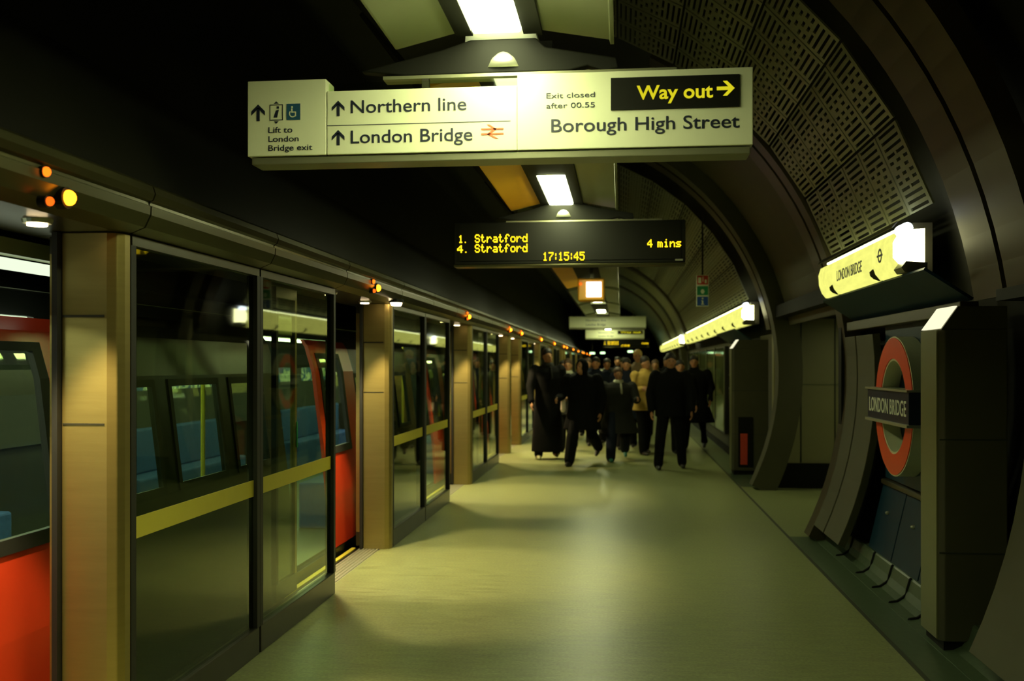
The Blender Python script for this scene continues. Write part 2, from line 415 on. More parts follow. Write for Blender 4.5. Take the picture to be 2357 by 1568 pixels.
# ------------------------------------------------------------------ vault ribs
def rib(name, y0, y1, a0, a1, r, th, m, label, group=None):
    n = int((a1 - a0) / 3); A = [a0 + (a1 - a0) * i / n for i in range(n + 1)]
    mb = MB().prism([arc(r, a) for a in A] + [arc(r + th, a) for a in reversed(A)], y0, y1)
    b = arc(r, a0)
    o = mb.build(name, m, loc=(b[0], (y0 + y1) / 2, b[1]))
    return tag(o, label, 'rib', group)
rib('vault_rib', 5.00, 5.42, 8, 78, RP - .02, .12, M['brown'], 'bronze vault rib nearest the camera, right of the dark gap above the near pier')
rib('vault_rib', 5.48, 5.92, 8, 78, RP - .02, .12, M['brown'], 'bronze vault rib beside the near end of the closest perforated vault')
rib('vault_rib', 9.28, 9.52, -26, 62, RP - .02, .14, M['brown'], 'dark bronze rib framing the near side of the side passage mouth')
rib('vault_rib', 9.6, 9.95, 14, 62, RP - .02, .12, M['brown'], 'bronze rib over the side passage just behind the near jamb')
rib('vault_rib', 12.95, 13.25, -26, 62, RP - .06, .3, M['brownflat'], 'dark curved rib standing at the far side of the side passage')
rib('vault_rib', 13.6, 13.95, 10, 70, RP - .02, .12, M['brown'], 'bronze rib above the pier that holds the red cabinet')
rib('vault_rib', 29.2, 29.8, 10, 80, RP - .05, .2, M['brown'], 'first distant bronze rib past the long light box')
rib('vault_rib', 33.5, 34.1, -20, 80, RP - .05, .2, M['brownflat'], 'second distant rib past the long light box')
rib('vault_rib', 38.0, 38.6, -20, 80, RP - .05, .2, M['brown'], 'farthest distant rib before the platform end')

# near wall panels (lower brown cladding right of the pier)
for k, (y0, y1, lb) in enumerate([(4.62, 5.3, 'brown curved wall panel just right of the near pier'),
                                  (3.9, 4.58, 'brown curved wall panel at the right edge of the photo'),
                                  (3.2, 3.86, 'brown curved wall panel nearest the camera on the right')]):
    A = list(range(-24, 7, 3))
    mb = MB().prism([arc(RP + .0, a) for a in A] + [arc(RP + .05, a) for a in reversed(A)], y0, y1)
    tag(mb.build('wall_panel', M['brownflat'], loc=(2.05, (y0 + y1) / 2, .25), bevel=.004), lb, 'panel')
tag(MB().box(1.93, 2.12, 2.6, 5.4, 1.93, 1.99).build('wall_rail', M['black'], loc=(2.02, 4, 1.93)), 'black rail along the top of the brown wall panels at far right', 'rail')
for k, (y0, y1, lb) in enumerate([(8.86, 9.25, 'narrow brown wall panel beside the side passage mouth'),
                                  (8.25, 8.82, 'brown wall panel between the passage mouth and the station roundel')]):
    A = list(range(-24, 7, 3))
    mb = MB().prism([arc(RP - .03, a) for a in A] + [arc(RP + .03, a) for a in reversed(A)], y0, y1)
    tag(mb.build('wall_panel', M['brownflat'], loc=(2.05, (y0 + y1) / 2, .25), bevel=.004), lb, 'panel')

# ------------------------------------------------------------------ perforated vault panels
def perf_panel(wid=.47, hgt=.555):
    mb = MB(); rows = 12; p = hgt / rows; hole = p * .48; t0, t1 = -.006, .006
    # local: x = radial, y along platform, z along arc
    def bx(y0, y1, z0, z1): mb.box(t0, t1, y0, y1, z0, z1)
    z = -hgt / 2
    for r in range(rows):
        bx(-wid / 2, wid / 2, z, z + (p - hole) / 2); bx(-wid / 2, wid / 2, z + (p + hole) / 2, z + p)
        h0, h1 = z + (p - hole) / 2, z + (p + hole) / 2
        if r in (0, 1, 2, 9, 10, 11): holes = [(-.185, .185)]
        elif r in (3, 8): holes = [(-.185, -.02), (.02, .185)]
        elif r in (4, 5): holes = [(-.19, -.11), (-.04, .04), (.11, .19)]
        else: holes = [(-.15, -.07), (.03, .11)] if r == 6 else [(-.19, -.11), (-.04, .04), (.11, .19)]
        y = -wid / 2
        for a, b in holes: bx(y, a, h0, h1); y = b
        bx(y, wid / 2, h0, h1)
        z += p
    return mb.mesh('perforated_cladding', M['cast'])
pm = perf_panel()
def place_perf(y, a, label, group):
    o = bpy.data.objects.new('perforated_cladding', pm); C.objects.link(o)
    x, z = arc(RP, a); o.location = (x, y, z); o.rotation_euler = (0, -math.radians(a), 0)
    tag(o, label, 'vault panel', group)
STEP = 9.85
for i in range(6):
    for j in range(7):
        place_perf(6.26 + .25 + i * .492, 18.6 + STEP * (j + .5),
                   'perforated cast metal panel in the near vault above the lit name box' , 'perforated panels of the near vault')
for i in range(28):
    for j in range(7):
        place_perf(15.1 + .25 + i * .492, 18.6 + STEP * (j + .5),
                   'perforated cast metal panel in the vault beyond the side passage', 'perforated panels of the far vault')
# distant vault: plain panels
for k, (y0, y1, lb) in enumerate([(30.0, 33.3, 'distant curved vault section behind the first far rib'),
                                  (34.3, 37.8, 'distant curved vault section behind the second far rib'),
                                  (38.8, 52.0, 'most distant curved vault section near the platform end')]):
    A = list(range(16, 84, 4))
    tag(MB().prism([arc(RP, a) for a in A] + [arc(RP + .05, a) for a in reversed(A)], y0, y1).build('vault_section', M['cast'], loc=(2, y0, 2.4)), lb, 'vault section')

# ------------------------------------------------------------------ wall light boxes
def D(cx, cz, w, h):       # rounded section leaning out from the wall
    return [(cx + .10, cz + h / 2), (cx - .01, cz + h / 2 + .0), (cx - .055, cz + h * .42), (cx - .075, cz + h * .2), (cx - .07, cz - h * .1), (cx - .045, cz - h * .35), (cx - .01, cz - h / 2), (cx + .10, cz - h / 2)]
def light_box(y0, y1, segs, label, words, roundel_at=None, wall=True):
    L = thing('light_box', label, 'light box', (1.85, (y0 + y1) / 2, 2.18))
    cz, h = 2.345, .29
    MB().box(1.90, 2.02, y0, y1, 2.2, 2.53).prism([(1.77, 2.50), (1.80, 2.535), (1.80, 2.545), (1.765, 2.505)], y0, y1).build('housing', M['darksteel'], L)
    MB().box(1.83, 1.88, y0 + .1, y1 - .1, 2.495, 2.51).build('uplight', M['e_up'], L)
    for a, b in segs:
        MB().prism(D(1.845, cz, .2, h), a, b).build('diffuser', M['e_box'], L)
    for (a, b), (c, d) in zip(segs[1:], segs[:-1]):
        pass
    e = y0 - 0.02
    # open near end with its bright tube
    MB().prism([(1.92, 2.47), (1.80, 2.46), (1.765, 2.40), (1.765, 2.30), (1.80, 2.26), (1.92, 2.24)], e - .16, e).build('end_lens', M['e_boxend'], L)
    MB().prism([(1.93, 2.25), (1.80, 2.26), (1.77, 2.22), (1.79, 2.19), (1.93, 2.19)], e - .18, e).build('end_bracket', M['signtray'], L)
    MB().tube([(1.815, e - .15, 2.475), (1.815, e + .02, 2.475)], .036, 12).build('tube', M['e_tube'], L)
    # ring brackets
    for a, b in segs[:-1]:
        MB().prism(D(1.842, cz - .1, .2, .09), b - .005, b + .03).build('clip', M['black'], L)
    return L
n1 = [(6.78, 7.34), (7.38, 8.72), (8.76, 9.24)]
L = light_box(6.76, 9.26, n1, 'glowing yellow name box beside the side passage under the near perforated vault', True)
text('LONDON BRIDGE', 'lettering', M['ink'], L, 8.45, 7.6, 2.29, .085, 1.767, .01, '-X', 0.0)
# small roundel mark: a flat ring and bar on the diffuser
mb = MB()
for k in range(20):
    a0, a1 = 2 * PI * k / 20, 2 * PI * (k + 1) / 20
    mb.plate([(7.08 + r * math.cos(a), 2.35 + r * math.sin(a)) for r, a in ((.05, a0), (.035, a0), (.035, a1), (.05, a1))], 1.7655, 1.7685)
mb.box(1.764, 1.768, 7.01, 7.15, 2.343, 2.357)
mb.build('roundel_mark', M['ink'], L)
segs = []; y = 15.0
while y < 28.9: segs.append((y, y + 1.35)); y += 1.55
light_box(14.98, 28.8, segs, 'long glowing yellow light box along the wall beyond the side passage', False)
segs = []; y = 31.0
while y < 45: segs.append((y, y + 1.35)); y += 1.55
light_box(30.95, 45.0, segs, 'distant glowing light box past the far ribs', False)

# ------------------------------------------------------------------ blue panels, rails and station roundel (near bay and far bay)
def blue_bay(y0, where):
    """y0 = near end of a 2 m wide blue bay"""
    tag(MB().prism([(1.80, 2.17), (1.81, 2.185), (2.09, 2.0), (2.08, 1.985)], y0, y0 + 3.0).build('blue_soffit_panel', M['bluewall'], loc=(1.9, y0 + 1.5, 2.0), bevel=0), 'dark blue sloping glass panel under the light box ' + where, 'panel')
    tag(MB().box(2.01, 2.12, y0, y0 + 3.0, 1.9, 1.98).build('wall_rail', M['brown'], loc=(2.02, y0 + 1.5, 1.9), bevel=.006), 'bronze rail above the roundel panel ' + where, 'rail')
    P = thing('blue_backing_board', 'dark blue backing panel behind the station roundel ' + where, 'panel', (2.02, y0 + 1, .75))
    MB().box(2.085, 2.13, y0, y0 + 1.98, .71, 1.9).build('board', M['bluewall'], P)
    for yy in (y0 + .2, y0 + 1.78):
        for zz in (1.12, 1.5):
            MB().tube([(2.085, yy, zz), (2.07, yy, zz)], .012, 8).build('fixing', M['silver'], P)
    tag(MB().box(2.05, 2.13, y0, y0 + 1.98, .66, .70).build('wall_rail', M['brown'], loc=(2.0, y0 + 1, .73), bevel=.006), 'bronze rail below the roundel panel ' + where, 'rail')
    names = ['nearest', 'middle', 'farthest']
    for k in range(3):
        a = y0 + .01 + k * .665
        Q = thing('blue_board', '%s of the three dark blue panels under the roundel %s' % (names[k], where), 'panel', (2.0, a + .32, .22))
        MB().prism([(1.955, .155), (1.99, .155), (2.11, .655), (2.07, .655)], a, a + .645).build('board', M['bluewall'], Q, bevel=.004)
        MB().tube([(2.03, a + .32, .47), (2.015, a + .32, .47)], .014, 8).build('latch', M['silver'], Q)
    return P
blue_bay(6.2, 'by the side passage')
blue_bay(16.3, 'beyond the side passage')

def roundel(y, z, label):
    x1, x0 = 2.08, 1.955
    R_ = thing('station_roundel', label, 'station sign', (2.0, y, z - .52))
    def ringpoly(ro, ri, xa, xb, n=64):
        mb = MB(); v = []; f = []
        for k in range(n):
            a = 2 * PI * k / n
            for r, x in ((ro, xa), (ro, xb), (ri, xb), (ri, xa)): v.append((x, y + r * math.cos(a), z + r * math.sin(a)))
        for k in range(n):
            b = 4 * k; c = 4 * ((k + 1) % n)
            for q in range(4): f.append((b + q, b + (q + 1) % 4, c + (q + 1) % 4, c + q))
        return mb.add(v, f)
    ringpoly(.505, .33, x0 + .004, x1).build('ring_rim', M['rim'], R_, smooth=False)
    ringpoly(.495, .345, x0 - .002, x0 + .01).build('red_ring', M['roundelred'], R_)
    B_ = MB().box(x0 - .045, x1 - .01, y - .555, y + .555, z - .105, z + .115).build('name_bar', M['navy'], R_, bevel=.004)
    MB().box(x0 - .062, x1 - .01, y - .57, y + .57, z + .115, z + .13).box(x0 - .062, x1 - .01, y - .57, y + .57, z - .125, z - .105).build('bar_edging', M['silver'], R_)
    text('LONDON BRIDGE', 'lettering', M['white'], R_, y + .50, y - .50, z - .05, .105, x0 - .0462, .012, '-X')
    for dy in (-.25, .25): MB().box(x1 - .02, 2.084, y + dy - .03, y + dy + .03, z - .05, z + .05).build('bracket', M['black'], R_)
roundel(7.46, 1.30, 'red ring station roundel with blue LONDON BRIDGE bar on the near blue panel')
roundel(17.4, 1.30, 'distant station roundel on the wall beyond the side passage')

# piers with a lit cap
def pier(y0, y1, xf, ztop, label, red=False, xb=2.12):
    P = thing('wall_pier', label, 'pier', ((xf + xb) / 2, (y0 + y1) / 2, 0))
    MB().prismz([(xf + .03, y0), (xf, y0 + .03), (xf, y1 - .02), (xf + .02, y1), (xb, y1), (xb, y0)], 0.06, ztop).build('body', M['brownflat'], P, bevel=.006)
    MB().box(xf - .006, xf + .002, y0 + .03, y1 - .02, .07, ztop - .005).build('painted_lit_side', M['pierlit'], P)  # added plate, coloured paler to stand in for light on the platform side
    MB().box(xf + .03, xb, y0 + .02, y1, 0, .06).build('kick_plate', M['black'], P)
    MB().box(xf + .0, xb, y0 - .003, y0 + .002, ztop - .62, ztop - .612).box(xf, xb, y0 - .003, y0 + .002, ztop - 1.25, ztop - 1.242).build('joint', M['joint'], P)
    # sloping lit cap
    MB().prism([(xf + .014, ztop - .002), (xb, ztop - .002), (xb, ztop + .125), (xf + .102, ztop + .125)], y0 + .005, y1 - .005).build('sloped_head', M['brownflat'], P)
    MB().prism([(xf - .004, ztop + .002), (xf + .012, ztop + .002), (xf + .10, ztop + .128), (xf + .084, ztop + .128)], y0 + .01, y1 - .02).build('lit_cap', M['e_cap'], P)
    if red:
        MB().box(xf + .09, xf + .3, y0 - .012, y0 + .004, .12, .84).build('recess', M['black'], P)
        MB().box(xf + .12, xf + .22, y0 - .02, y0 - .01, .15, .60).build('red_panel', M['signred'], P)
    return P
pier(5.76, 6.1, 1.757, 1.80, 'tall dark pier with sloping lit cap beside the near station roundel')
pier(14.75, 15.05, 1.60, 1.84, 'pier with red cabinet panel beyond the side passage', True)

# far wall glazing with posters
for k in range(5):
    y0 = 19.0 + k * 2.0
    lab = ['first', 'second', 'third', 'fourth', 'fifth'][k]
    T = thing('poster_frame', '%s glazed poster panel from the pier along the far right wall' % lab, 'poster frame', (1.95, y0 + .9, .3))
    MB().box(1.93, 2.0, y0, y0 + 1.8, .3, 1.95).build('frame', M['darksteel'], T, bevel=.006)
    MB().box(1.922, 1.929, y0 + .06, y0 + 1.74, .36, 1.89).build('poster', M['beige'], T)
    MB().box(1.91, 1.915, y0 + .03, y0 + 1.77, .33, 1.92).build('glazing', M['clear'], T)

# ------------------------------------------------------------------ platform screen: panels
def screen_bay(y0, y1, label, group=None):
    n = 2 if y1 - y0 > 2 else 1
    hs = []
    ys = [y0 + (y1 - y0) * i / n for i in range(n + 1)]
    for a, b, wh in zip(ys[:-1], ys[1:], ('near', 'far')):
        T = thing('glass_screen', label % (wh + ' pane') if n == 2 else label % 'single pane', 'glass screen', (GX, (a + b) / 2, 0), group)
        MB().box(GX - .03, GX + .03, a + .012, b - .012, 0, .15).build('kick_rail', M['darksteel'], T, bevel=.004)
        MB().box(GX - .03, GX + .03, a + .012, b - .012, 2.09, 2.13).build('head_rail', M['darksteel'], T)
        MB().box(GX - .03, GX + .03, a + .002, a + .045, .15, 2.09).build('stile', M['rubber'], T)
        MB().box(GX - .03, GX + .03, b - .045, b - .002, .15, 2.09).build('stile', M['rubber'], T)
        MB().box(GX - .006, GX + .006, a + .045, b - .045, .15, 2.09).build('pane', M['glass'], T)
        MB().box(GX + .0065, GX + .009, a + .045, b - .045, .875, .965).build('yellow_band', M['yellow'], T)
ordn = ['first', 'second', 'third', 'fourth', 'fifth', 'sixth', 'seventh', 'eighth', 'ninth', 'tenth', 'eleventh', 'twelfth', 'thirteenth', 'fourteenth', 'fifteenth']
for k, (a, b) in enumerate(BAYS):
    if b - a > .4:
        screen_bay(a, b, '%s of the ' + ordn[k] + ' glass screen from the camera between train doorways')
    else:
        T = thing('glass_screen', 'narrow glass screen between the %s and following doorway from the camera' % ordn[k], 'glass screen', (GX, (a + b) / 2, 0))
        MB().box(GX - .02, GX + .02, a + .01, b - .01, 0, 2.13).build('pane', M['glass'], T)
screen_bay(-2.0, OPEN[0] - HW - .02, '%s of the glass screen left of the nearest doorway')

# door posts (bronze) and sliding leaves
def door_post(c, label):
    y = c + HW
    T = thing('door_post', label, 'door post', (GX - .1, y, 0))
    MB().prismz([(GX - .21, y - .10), (GX - .02, y - .10), (GX + .015, y - .085), (GX + .03, y - .05), (GX + .03, y - .004), (GX - .21, y - .004)], 0, 2.13).build('post', M['bronze_post'], T, bevel=.004)
    MB().box(GX - .235, GX - .212, y - .13, y - .02, 0, 2.13).build('seal', M['rubber'], T)
    MB().box(GX - .205, GX - .03, y - .103, y - .10, 1.79, 1.80).box(GX - .205, GX - .03, y - .103, y - .10, 1.36, 1.366).build('joint', M['darksteel'], T)
def leaf(y0, y1, edge, label):
    T = thing('sliding_door', label, 'door', (GX - .27, (y0 + y1) / 2, 0.02))
    X0, X1 = GX - .285, GX - .25
    MB().box(X0, X1, y0, y1, .02, .14).build('bottom_rail', M['darksteel'], T)
    MB().box(X0, X1, y0, y1, 2.05, 2.12).build('top_rail', M['darksteel'], T)
    MB().box(X0, X1, y0, y0 + .04, .14, 2.05).build('stile', M['bronze_post'] if edge == 0 else M['rubber'], T)
    MB().box(X0, X1, y1 - .04, y1, .14, 2.05).build('stile', M['bronze_post'] if edge == 1 else M['rubber'], T)
    MB().box(X0 + .012, X1 - .012, y0 + .04, y1 - .04, .14, 2.05).build('pane', M['clear'], T)
    e = y0 if edge == 0 else y1 - .02
    MB().box(X1, X1 + .006, e, e + .02, 1.02, 1.2).build('green_label', M['green'], T)
for k, c in enumerate(OPEN):
    door_post(c, 'bronze steel post at the far side of the %s doorway from the camera' % ordn[k])
    if k < 8:
        leaf(c + HW - .06, c + HW + (.60 if k != 3 else .1), 0, 'open glass door leaf just behind the post of the %s doorway' % ordn[k])
        leaf(c - HW - (.42 if k != 4 else .1), c - HW - .0, 1, 'open glass door leaf on the near side of the %s doorway' % ordn[k])
    # threshold
    S = thing('door_sill', 'ribbed metal threshold of the %s doorway from the camera' % ordn[k], 'threshold', (GX - .12, c, -.02))
    mb = MB().box(GX - .25, GX - .062, c - HW, c + HW, -.06, -.006); 
    for q in range(6): mb.box(GX - .245 + q * .031, GX - .23 + q * .031, c - HW, c + HW, -.006, .002)
    mb.build('tread', M['silver'], S)
    MB().box(GX - .34, GX - .30, c - HW, c + HW, -.05, -.01).build('yellow_edge', M['yellow'], S)
# header segments
HP = [(-2.42, 2.132), (-2.0, 2.132), (-1.93, 2.16), (-1.905, 2.21), (-1.903, 2.245), (-1.912, 2.25), (-1.912, 2.262), (-1.895, 2.27), (-1.885, 2.295), (-1.895, 2.325), (-1.93, 2.345), (-2.42, 2.345)]
def header(y0, y1, label):
    T = thing('header_box', label, 'header', (-2.15, (y0 + y1) / 2, 2.13))
    MB().prism(HP, y0 + .006, y1 - .006).build('casing', M['header'], T)
    MB().prism([(x - .012 if x > -2.4 else x, z + (.01 if z < 2.2 else -.01)) for x, z in HP], y0 - .004, y0 + .006).build('joint', M['black'], T)
    return T
cuts = [-2.0, OPEN[0] - HW]
for k, c in enumerate(OPEN[:-1]):
    cuts += [c + HW]
    a, b = BAYS[k]
    if b - a > 2: cuts.append((a + b) / 2)
    cuts += [b]
cuts += [OPEN[-1] + HW, YEND - .1]
for i in range(len(cuts) - 1):
    mid = (cuts[i] + cuts[i + 1]) / 2
    k = min(range(len(OPEN)), key=lambda q: abs(OPEN[q] - mid))
    over = abs(OPEN[k] - mid) < .05
    side = 'over' if over else ('just past' if mid > OPEN[k] else 'just before')
    header(cuts[i], cuts[i + 1], 'dark metal header casing %s the %s doorway from the camera' % (side, ordn[k]))
# door lamps, downlights
def cyl(x0, x1, y, z, r, n=16):
    return MB().plate([(y + r * math.cos(2 * PI * k / n), z + r * math.sin(2 * PI * k / n)) for k in range(n)], x0, x1)
for k, c in enumerate(OPEN):
    lab = '%s doorway from the camera' % ordn[k]
    T = thing('door_indicator_light', 'round orange indicator lamp on the header over the ' + lab, 'indicator light', (-1.92, c, 2.2))
    y = c + (.25 if k == 0 else -.06)
    zl = 2.175 if k == 0 else 2.2
    cyl(-1.93, -1.895, y, zl, .038).build('bezel', M['black'], T)
    MB().ball((-1.89, y, zl), .024, .027, .027, 14).build('dome', M['e_amber'], T, smooth=True)
    T2 = thing('door_indicator_light', 'small dim orange lamp beside the indicator over the ' + lab, 'indicator light', (-1.92, c - .3, 2.2))
    cyl(-1.93, -1.90, y - .11, zl - .03, .02).build('bezel', M['black'], T2)
    MB().ball((-1.893, y - .11, zl - .03), .014, .016, .016, 12).build('dome', M['e_amber_s'], T2, smooth=True)
    T4 = thing('door_indicator_light', 'upper small added orange glow for the lamp reflection on the header over the ' + lab, 'indicator light', (-1.9, y - .13, 2.24))  # added glow in place of the main lamp's reflection in the rounded header
    cyl(-1.925, -1.898, y - .13, 2.24, .02).build('bezel', M['black'], T4)
    MB().ball((-1.893, y - .13, 2.24), .014, .017, .017, 12).build('dome', M['e_amber_reflection'], T4, smooth=True)
    for q, dy in enumerate((-.55, .45)):
        T3 = thing('downlight', '%s recessed downlight in the head of the %s' % (('nearer', 'farther')[q], lab), 'downlight', (-2.13, c + dy, 2.125))
        MB().rings([(-2.13, c + dy, 2.118, .05, .05), (-2.13, c + dy, 2.132, .055, .055)], 18).build('trim_ring', M['silver'], T3)
        MB().rings([(-2.13, c + dy, 2.110, .036, .036), (-2.13, c + dy, 2.1175, .036, .036)], 16).build('lens', M['e_down'], T3)
        if k < 9:
            ld = bpy.data.lights.new('downlight_beam', 'SPOT'); ld.energy = DOWN; ld.spot_size = math.radians(74); ld.spot_blend = .3
            ld.color = (1.0, .80, .40); ld.shadow_soft_size = .04
            lo = bpy.data.objects.new('beam', ld); C.objects.link(lo); lo.parent = T3
            lo.location = (-.04, 0, -.035); lo.rotation_euler = (0, math.radians(-17), 0)
T = thing('canopy_lamp', 'bright white lamp under the header just past the second doorway', 'lamp', (-1.93, 8.43, 2.12))
MB().rings([(-1.93, 8.43, 2.135, .06, .09), (-1.93, 8.43, 2.165, .06, .09)], 16).build('bezel', M['black'], T)
MB().rings([(-1.93, 8.43, 2.11, .04, .07), (-1.93, 8.43, 2.134, .05, .08)], 16).build('lens', M['e_down'], T)
T = thing('strip_light', 'long white strip light inside the nearest doorway above the train', 'strip light', (-2.5, 3.2, 2.0))
MB().box(-2.50, -2.44, 1.0, 4.4, 2.045, 2.11).build('batten', M['cream'], T)
MB().box(-2.51, -2.45, 1.0, 4.4, 1.99, 2.03).build('tube', M['e_strip'], T)

# ------------------------------------------------------------------ train
PROF = [(-2.40, -.6), (-2.40, .05), (-2.42, .5), (-2.455, .86), (-2.54, 1.54), (-2.60, 1.75), (-2.72, 1.93), (-2.95, 2.05), (-3.3, 2.12), (-3.75, 2.14)]
def px(z):
    for (x0, z0), (x1, z1) in zip(PROF[:-1], PROF[1:]):
        if z0 <= z <= z1: return x0 + (x1 - x0) * (z - z0) / (z1 - z0)
    return PROF[-1][0]
def skin(mb, y0, y1, z0, z1, off=0.0, th=.03, n=6, mi=0):
    zs = sorted(set([z0, z1] + [z for _, z in PROF if z0 < z < z1]))
    mb.prism([(px(z) + off, z) for z in zs] + [(px(z) + off - th, z) for z in reversed(zs)], y0, y1, mi)
def car(y0, y1, doors, label):
    T = thing('train_car', label, 'train car', (-3.75, (y0 + y1) / 2, -.6))
    body = MB(); zw0, zw1 = .92, 1.5
    wins = []; dd = []
    for c, hw in doors: dd.append((c - hw, c + hw))
    edges = [y0] + [e for d in dd for e in d] + [y1]
    # lower skirt and roof for the full length
    skin(body, y0, y1, -.6, .05); skin(body, y0, y1, 1.82, 2.14, th=.03)
    far = [(-7.5 - x, z) for x, z in PROF]
    body.prism(far + [(x + .03, z) for x, z in reversed(far)], y0, y1)
    body.box(-5.1, -2.41, y0, y1, -.08, .05)
    body.box(-5.08, -2.42, y0, y0 + .05, .05, 2.0).box(-5.08, -2.42, y1 - .05, y1, .05, 2.0)
    for i in range(0, len(edges), 2):
        a, b = edges[i], edges[i + 1]
        if b - a < .3: skin(body, a, b, .05, 1.82); continue
        ws = []
        if b - a > 2.4: 
            ws = [(a + .32, a + .92), (a + 1.12, a + 1.78), (a + 1.98, min(b - .2, a + 2.56))]
        elif b - a > 1.2: ws = [(a + .25, b - .25)]
        skin(body, a, b, .05, zw0); skin(body, a, b, zw1, 1.82)
        q = a
        for u, v in ws: skin(body, q, u, zw0, zw1); q = v; wins.append((u, v))
        skin(body, q, b, zw0, zw1)
    body.build('body', M['trainside'], T)
    for u, v in wins:
        g = MB(); skin(g, u, v, zw0, zw1, -.01, .008); W = g.build('window', M['tglass'], T)
        f = MB(); skin(f, u - .02, u + .02, zw0 - .02, zw1 + .02, .008, .01); skin(f, v - .02, v + .02, zw0 - .02, zw1 + .02, .008, .01)
        skin(f, u, v, zw0 - .02, zw0 + .02, .008, .01); skin(f, u, v, zw1 - .02, zw1 + .02, .008, .01)
        off = world_loc(T); o = f.build('window_seal', M['rubber'], W)
    for a, b in dd:
        lv = [(a, (a + b) / 2 - .004), ((a + b) / 2 + .004, b)] if b - a > 1.2 else [(a, b)]
        lv = lv[-1:]          # the nearer leaf is slid away, leaving the doorway open
        for u, v in lv:
            f = MB(); wu, wv = u + .14, v - .1
            skin(f, u, v, .06, .88, .012); skin(f, u, v, 1.68, 1.81, .012); skin(f, u, wu, .88, 1.68, .012); skin(f, wv, v, .88, 1.68, .012)
            Dr = f.build('door', M['red'], T)
            s = MB(); t = .05
            skin(s, wu - .02, wv + .02, .84, .90, .02, .03); skin(s, wu - .02, wv + .02, 1.66, 1.70, .02, .03)
            skin(s, wu - .02, wu + t, .9, 1.66, .02, .03); skin(s, wv - t, wv + .02, .9, 1.66, .02, .03)
            s.build('window_seal', M['rubber'], Dr)
            g = MB(); skin(g, wu, wv, .88, 1.68, .0, .008); g.build('window', M['tglass'], Dr)
        # red trim just past the door
        f = MB(); skin(f, b + .01, b + .3, .06, 1.81, .006); f.build('door_surround', M['red'], T)
    # interior
    MB().box(-5.0, -2.45, y0 + .1, y1 - .1, .05, .07).build('interior_floor', M['floor_dark'], T)
    MB().box(-4.98, -4.94, y0 + .1, y1 - .1, .5, 1.75).build('interior_wall', M['interior'], T)
    MB().box(-4.8, -2.75, y0 + .1, y1 - .1, 1.93, 1.95).build('interior_ceiling', M['interior'], T)
    MB().box(-4.3, -4.2, y0 + .3, y1 - .3, 1.90, 1.925).box(-3.3, -3.2, y0 + .3, y1 - .3, 1.90, 1.925).build('ceiling_tube', M['e_train'], T)
    for a, b in dd: MB().box(-4.937, -4.925, a, b, .1, 1.72).build('opposite_door', M['darksteel'], T)
    for i in range(0, len(edges), 2):
        a, b = edges[i] + .1, edges[i + 1] - .1
        if b - a < .8: continue
        MB().box(-4.93, -4.55, a, b, .07, .5).box(-4.93, -4.8, a, b, .5, .95).build('seat_row', M['moquette'], T, bevel=.02)
        MB().box(-3.0, -2.55, a, b, .07, .5).build('seat_row', M['moquette'], T, bevel=.02)
        MB().box(-3.02, -2.62, a + .005, a + .025, .07, 1.6).build('draught_screen', M['clear'], T)
        MB().box(-4.932, -4.925, a + .2, a + .9, 1.0, 1.6).build('poster', M['poster'], T)
        if b - a > 2: MB().box(-4.932, -4.925, a + 1.25, a + 2.6, .97, 1.62).build('poster', M['poster'], T)
        for yy in (a + .02, b - .02): MB().tube([(-3.05, yy, .1), (-3.05, yy, 1.9)], .017, 8).build('grab_pole', M['yellow'], T)
    return T
car(-2.2, 17.95, [(3.34, .9), (8.03, .9), (12.72, .9), (17.2, .5)], 'nearest underground train car with red doors beside the platform')
car(18.25, 35.7, [(19.2, .5), (24.05, .9), (28.75, .9), (33.4, .9)], 'second underground train car seen through the far screens')
car(36.0, 53.7, [(37.0, .5), (41.0, .9), (46.0, .9), (51.0, .9)], 'most distant underground train car on the platform track')

# ------------------------------------------------------------------ ceiling spine
def spine(k, label):
    y1 = 4.18 + 4.5 * k; y0 = y1 - (4.42 if k == 0 else 3.9)
    T = thing('ceiling_light', label, 'ceiling light', (-.5, (y0 + y1) / 2, 3.0))
    h = 3.0
    # side plates
    MB().prism([(-.33, h + .01), (-.05, h - .04), (-.045, h - .06), (-.03, h - .06), (-.03, h + .03), (-.33, h + .03)], y0, y1).build('right_panel', M['cream'], T)
    MB().prism([(-.70, h + .01), (-.95, h - .05), (-.96, h - .05), (-.97, h + .10), (-.70, h + .03)], y0, y1).build('left_panel', M['amber_tint'] if k in (1, 3) else M['cream'], T)  # amber base colour on some troughs, cream on the rest
    MB().prism([(-.98, h - .03), (-1.28, h + .32), (-1.26, h + .34), (-.975, h + .0)], y0, y1).build('side_fascia', M['bulk'], T)
    MB().prism([(-.70, h), (-.70, h + .16), (-.33, h + .16), (-.33, h - .01), (-.35, h - .01), (-.35, h + .13), (-.68, h + .13), (-.68, h)], y0, y1).box(-.68, -.35, y0, y1 - 1.36, h - .004, h + .01).box(-.68, -.625, y1 - 1.36, y1, h - .004, h + .01).box(-.41, -.35, y1 - 1.36, y1, h - .004, h + .01).build('trough', M['black'], T)
    MB().box(-.62, -.415, y1 - 1.34, y1 - .04, h - .012, h + .02).build('diffuser', M['e_lamp'], T, bevel=.012)
    MB().add([(-.66, y1 + .03, h + .03), (-.37, y1 + .03, h + .03), (-.34, y1 + .16, h - .04), (-.69, y1 + .16, h - .04),
              (-.66, y1 + .04, h + .045), (-.37, y1 + .04, h + .045), (-.34, y1 + .17, h - .025), (-.69, y1 + .17, h - .025)],
             [(0,3,2,1),(4,5,6,7),(0,1,5,4),(1,2,6,5),(2,3,7,6),(3,0,4,7)]).build('end_reflector', M['white'], T)
    return T
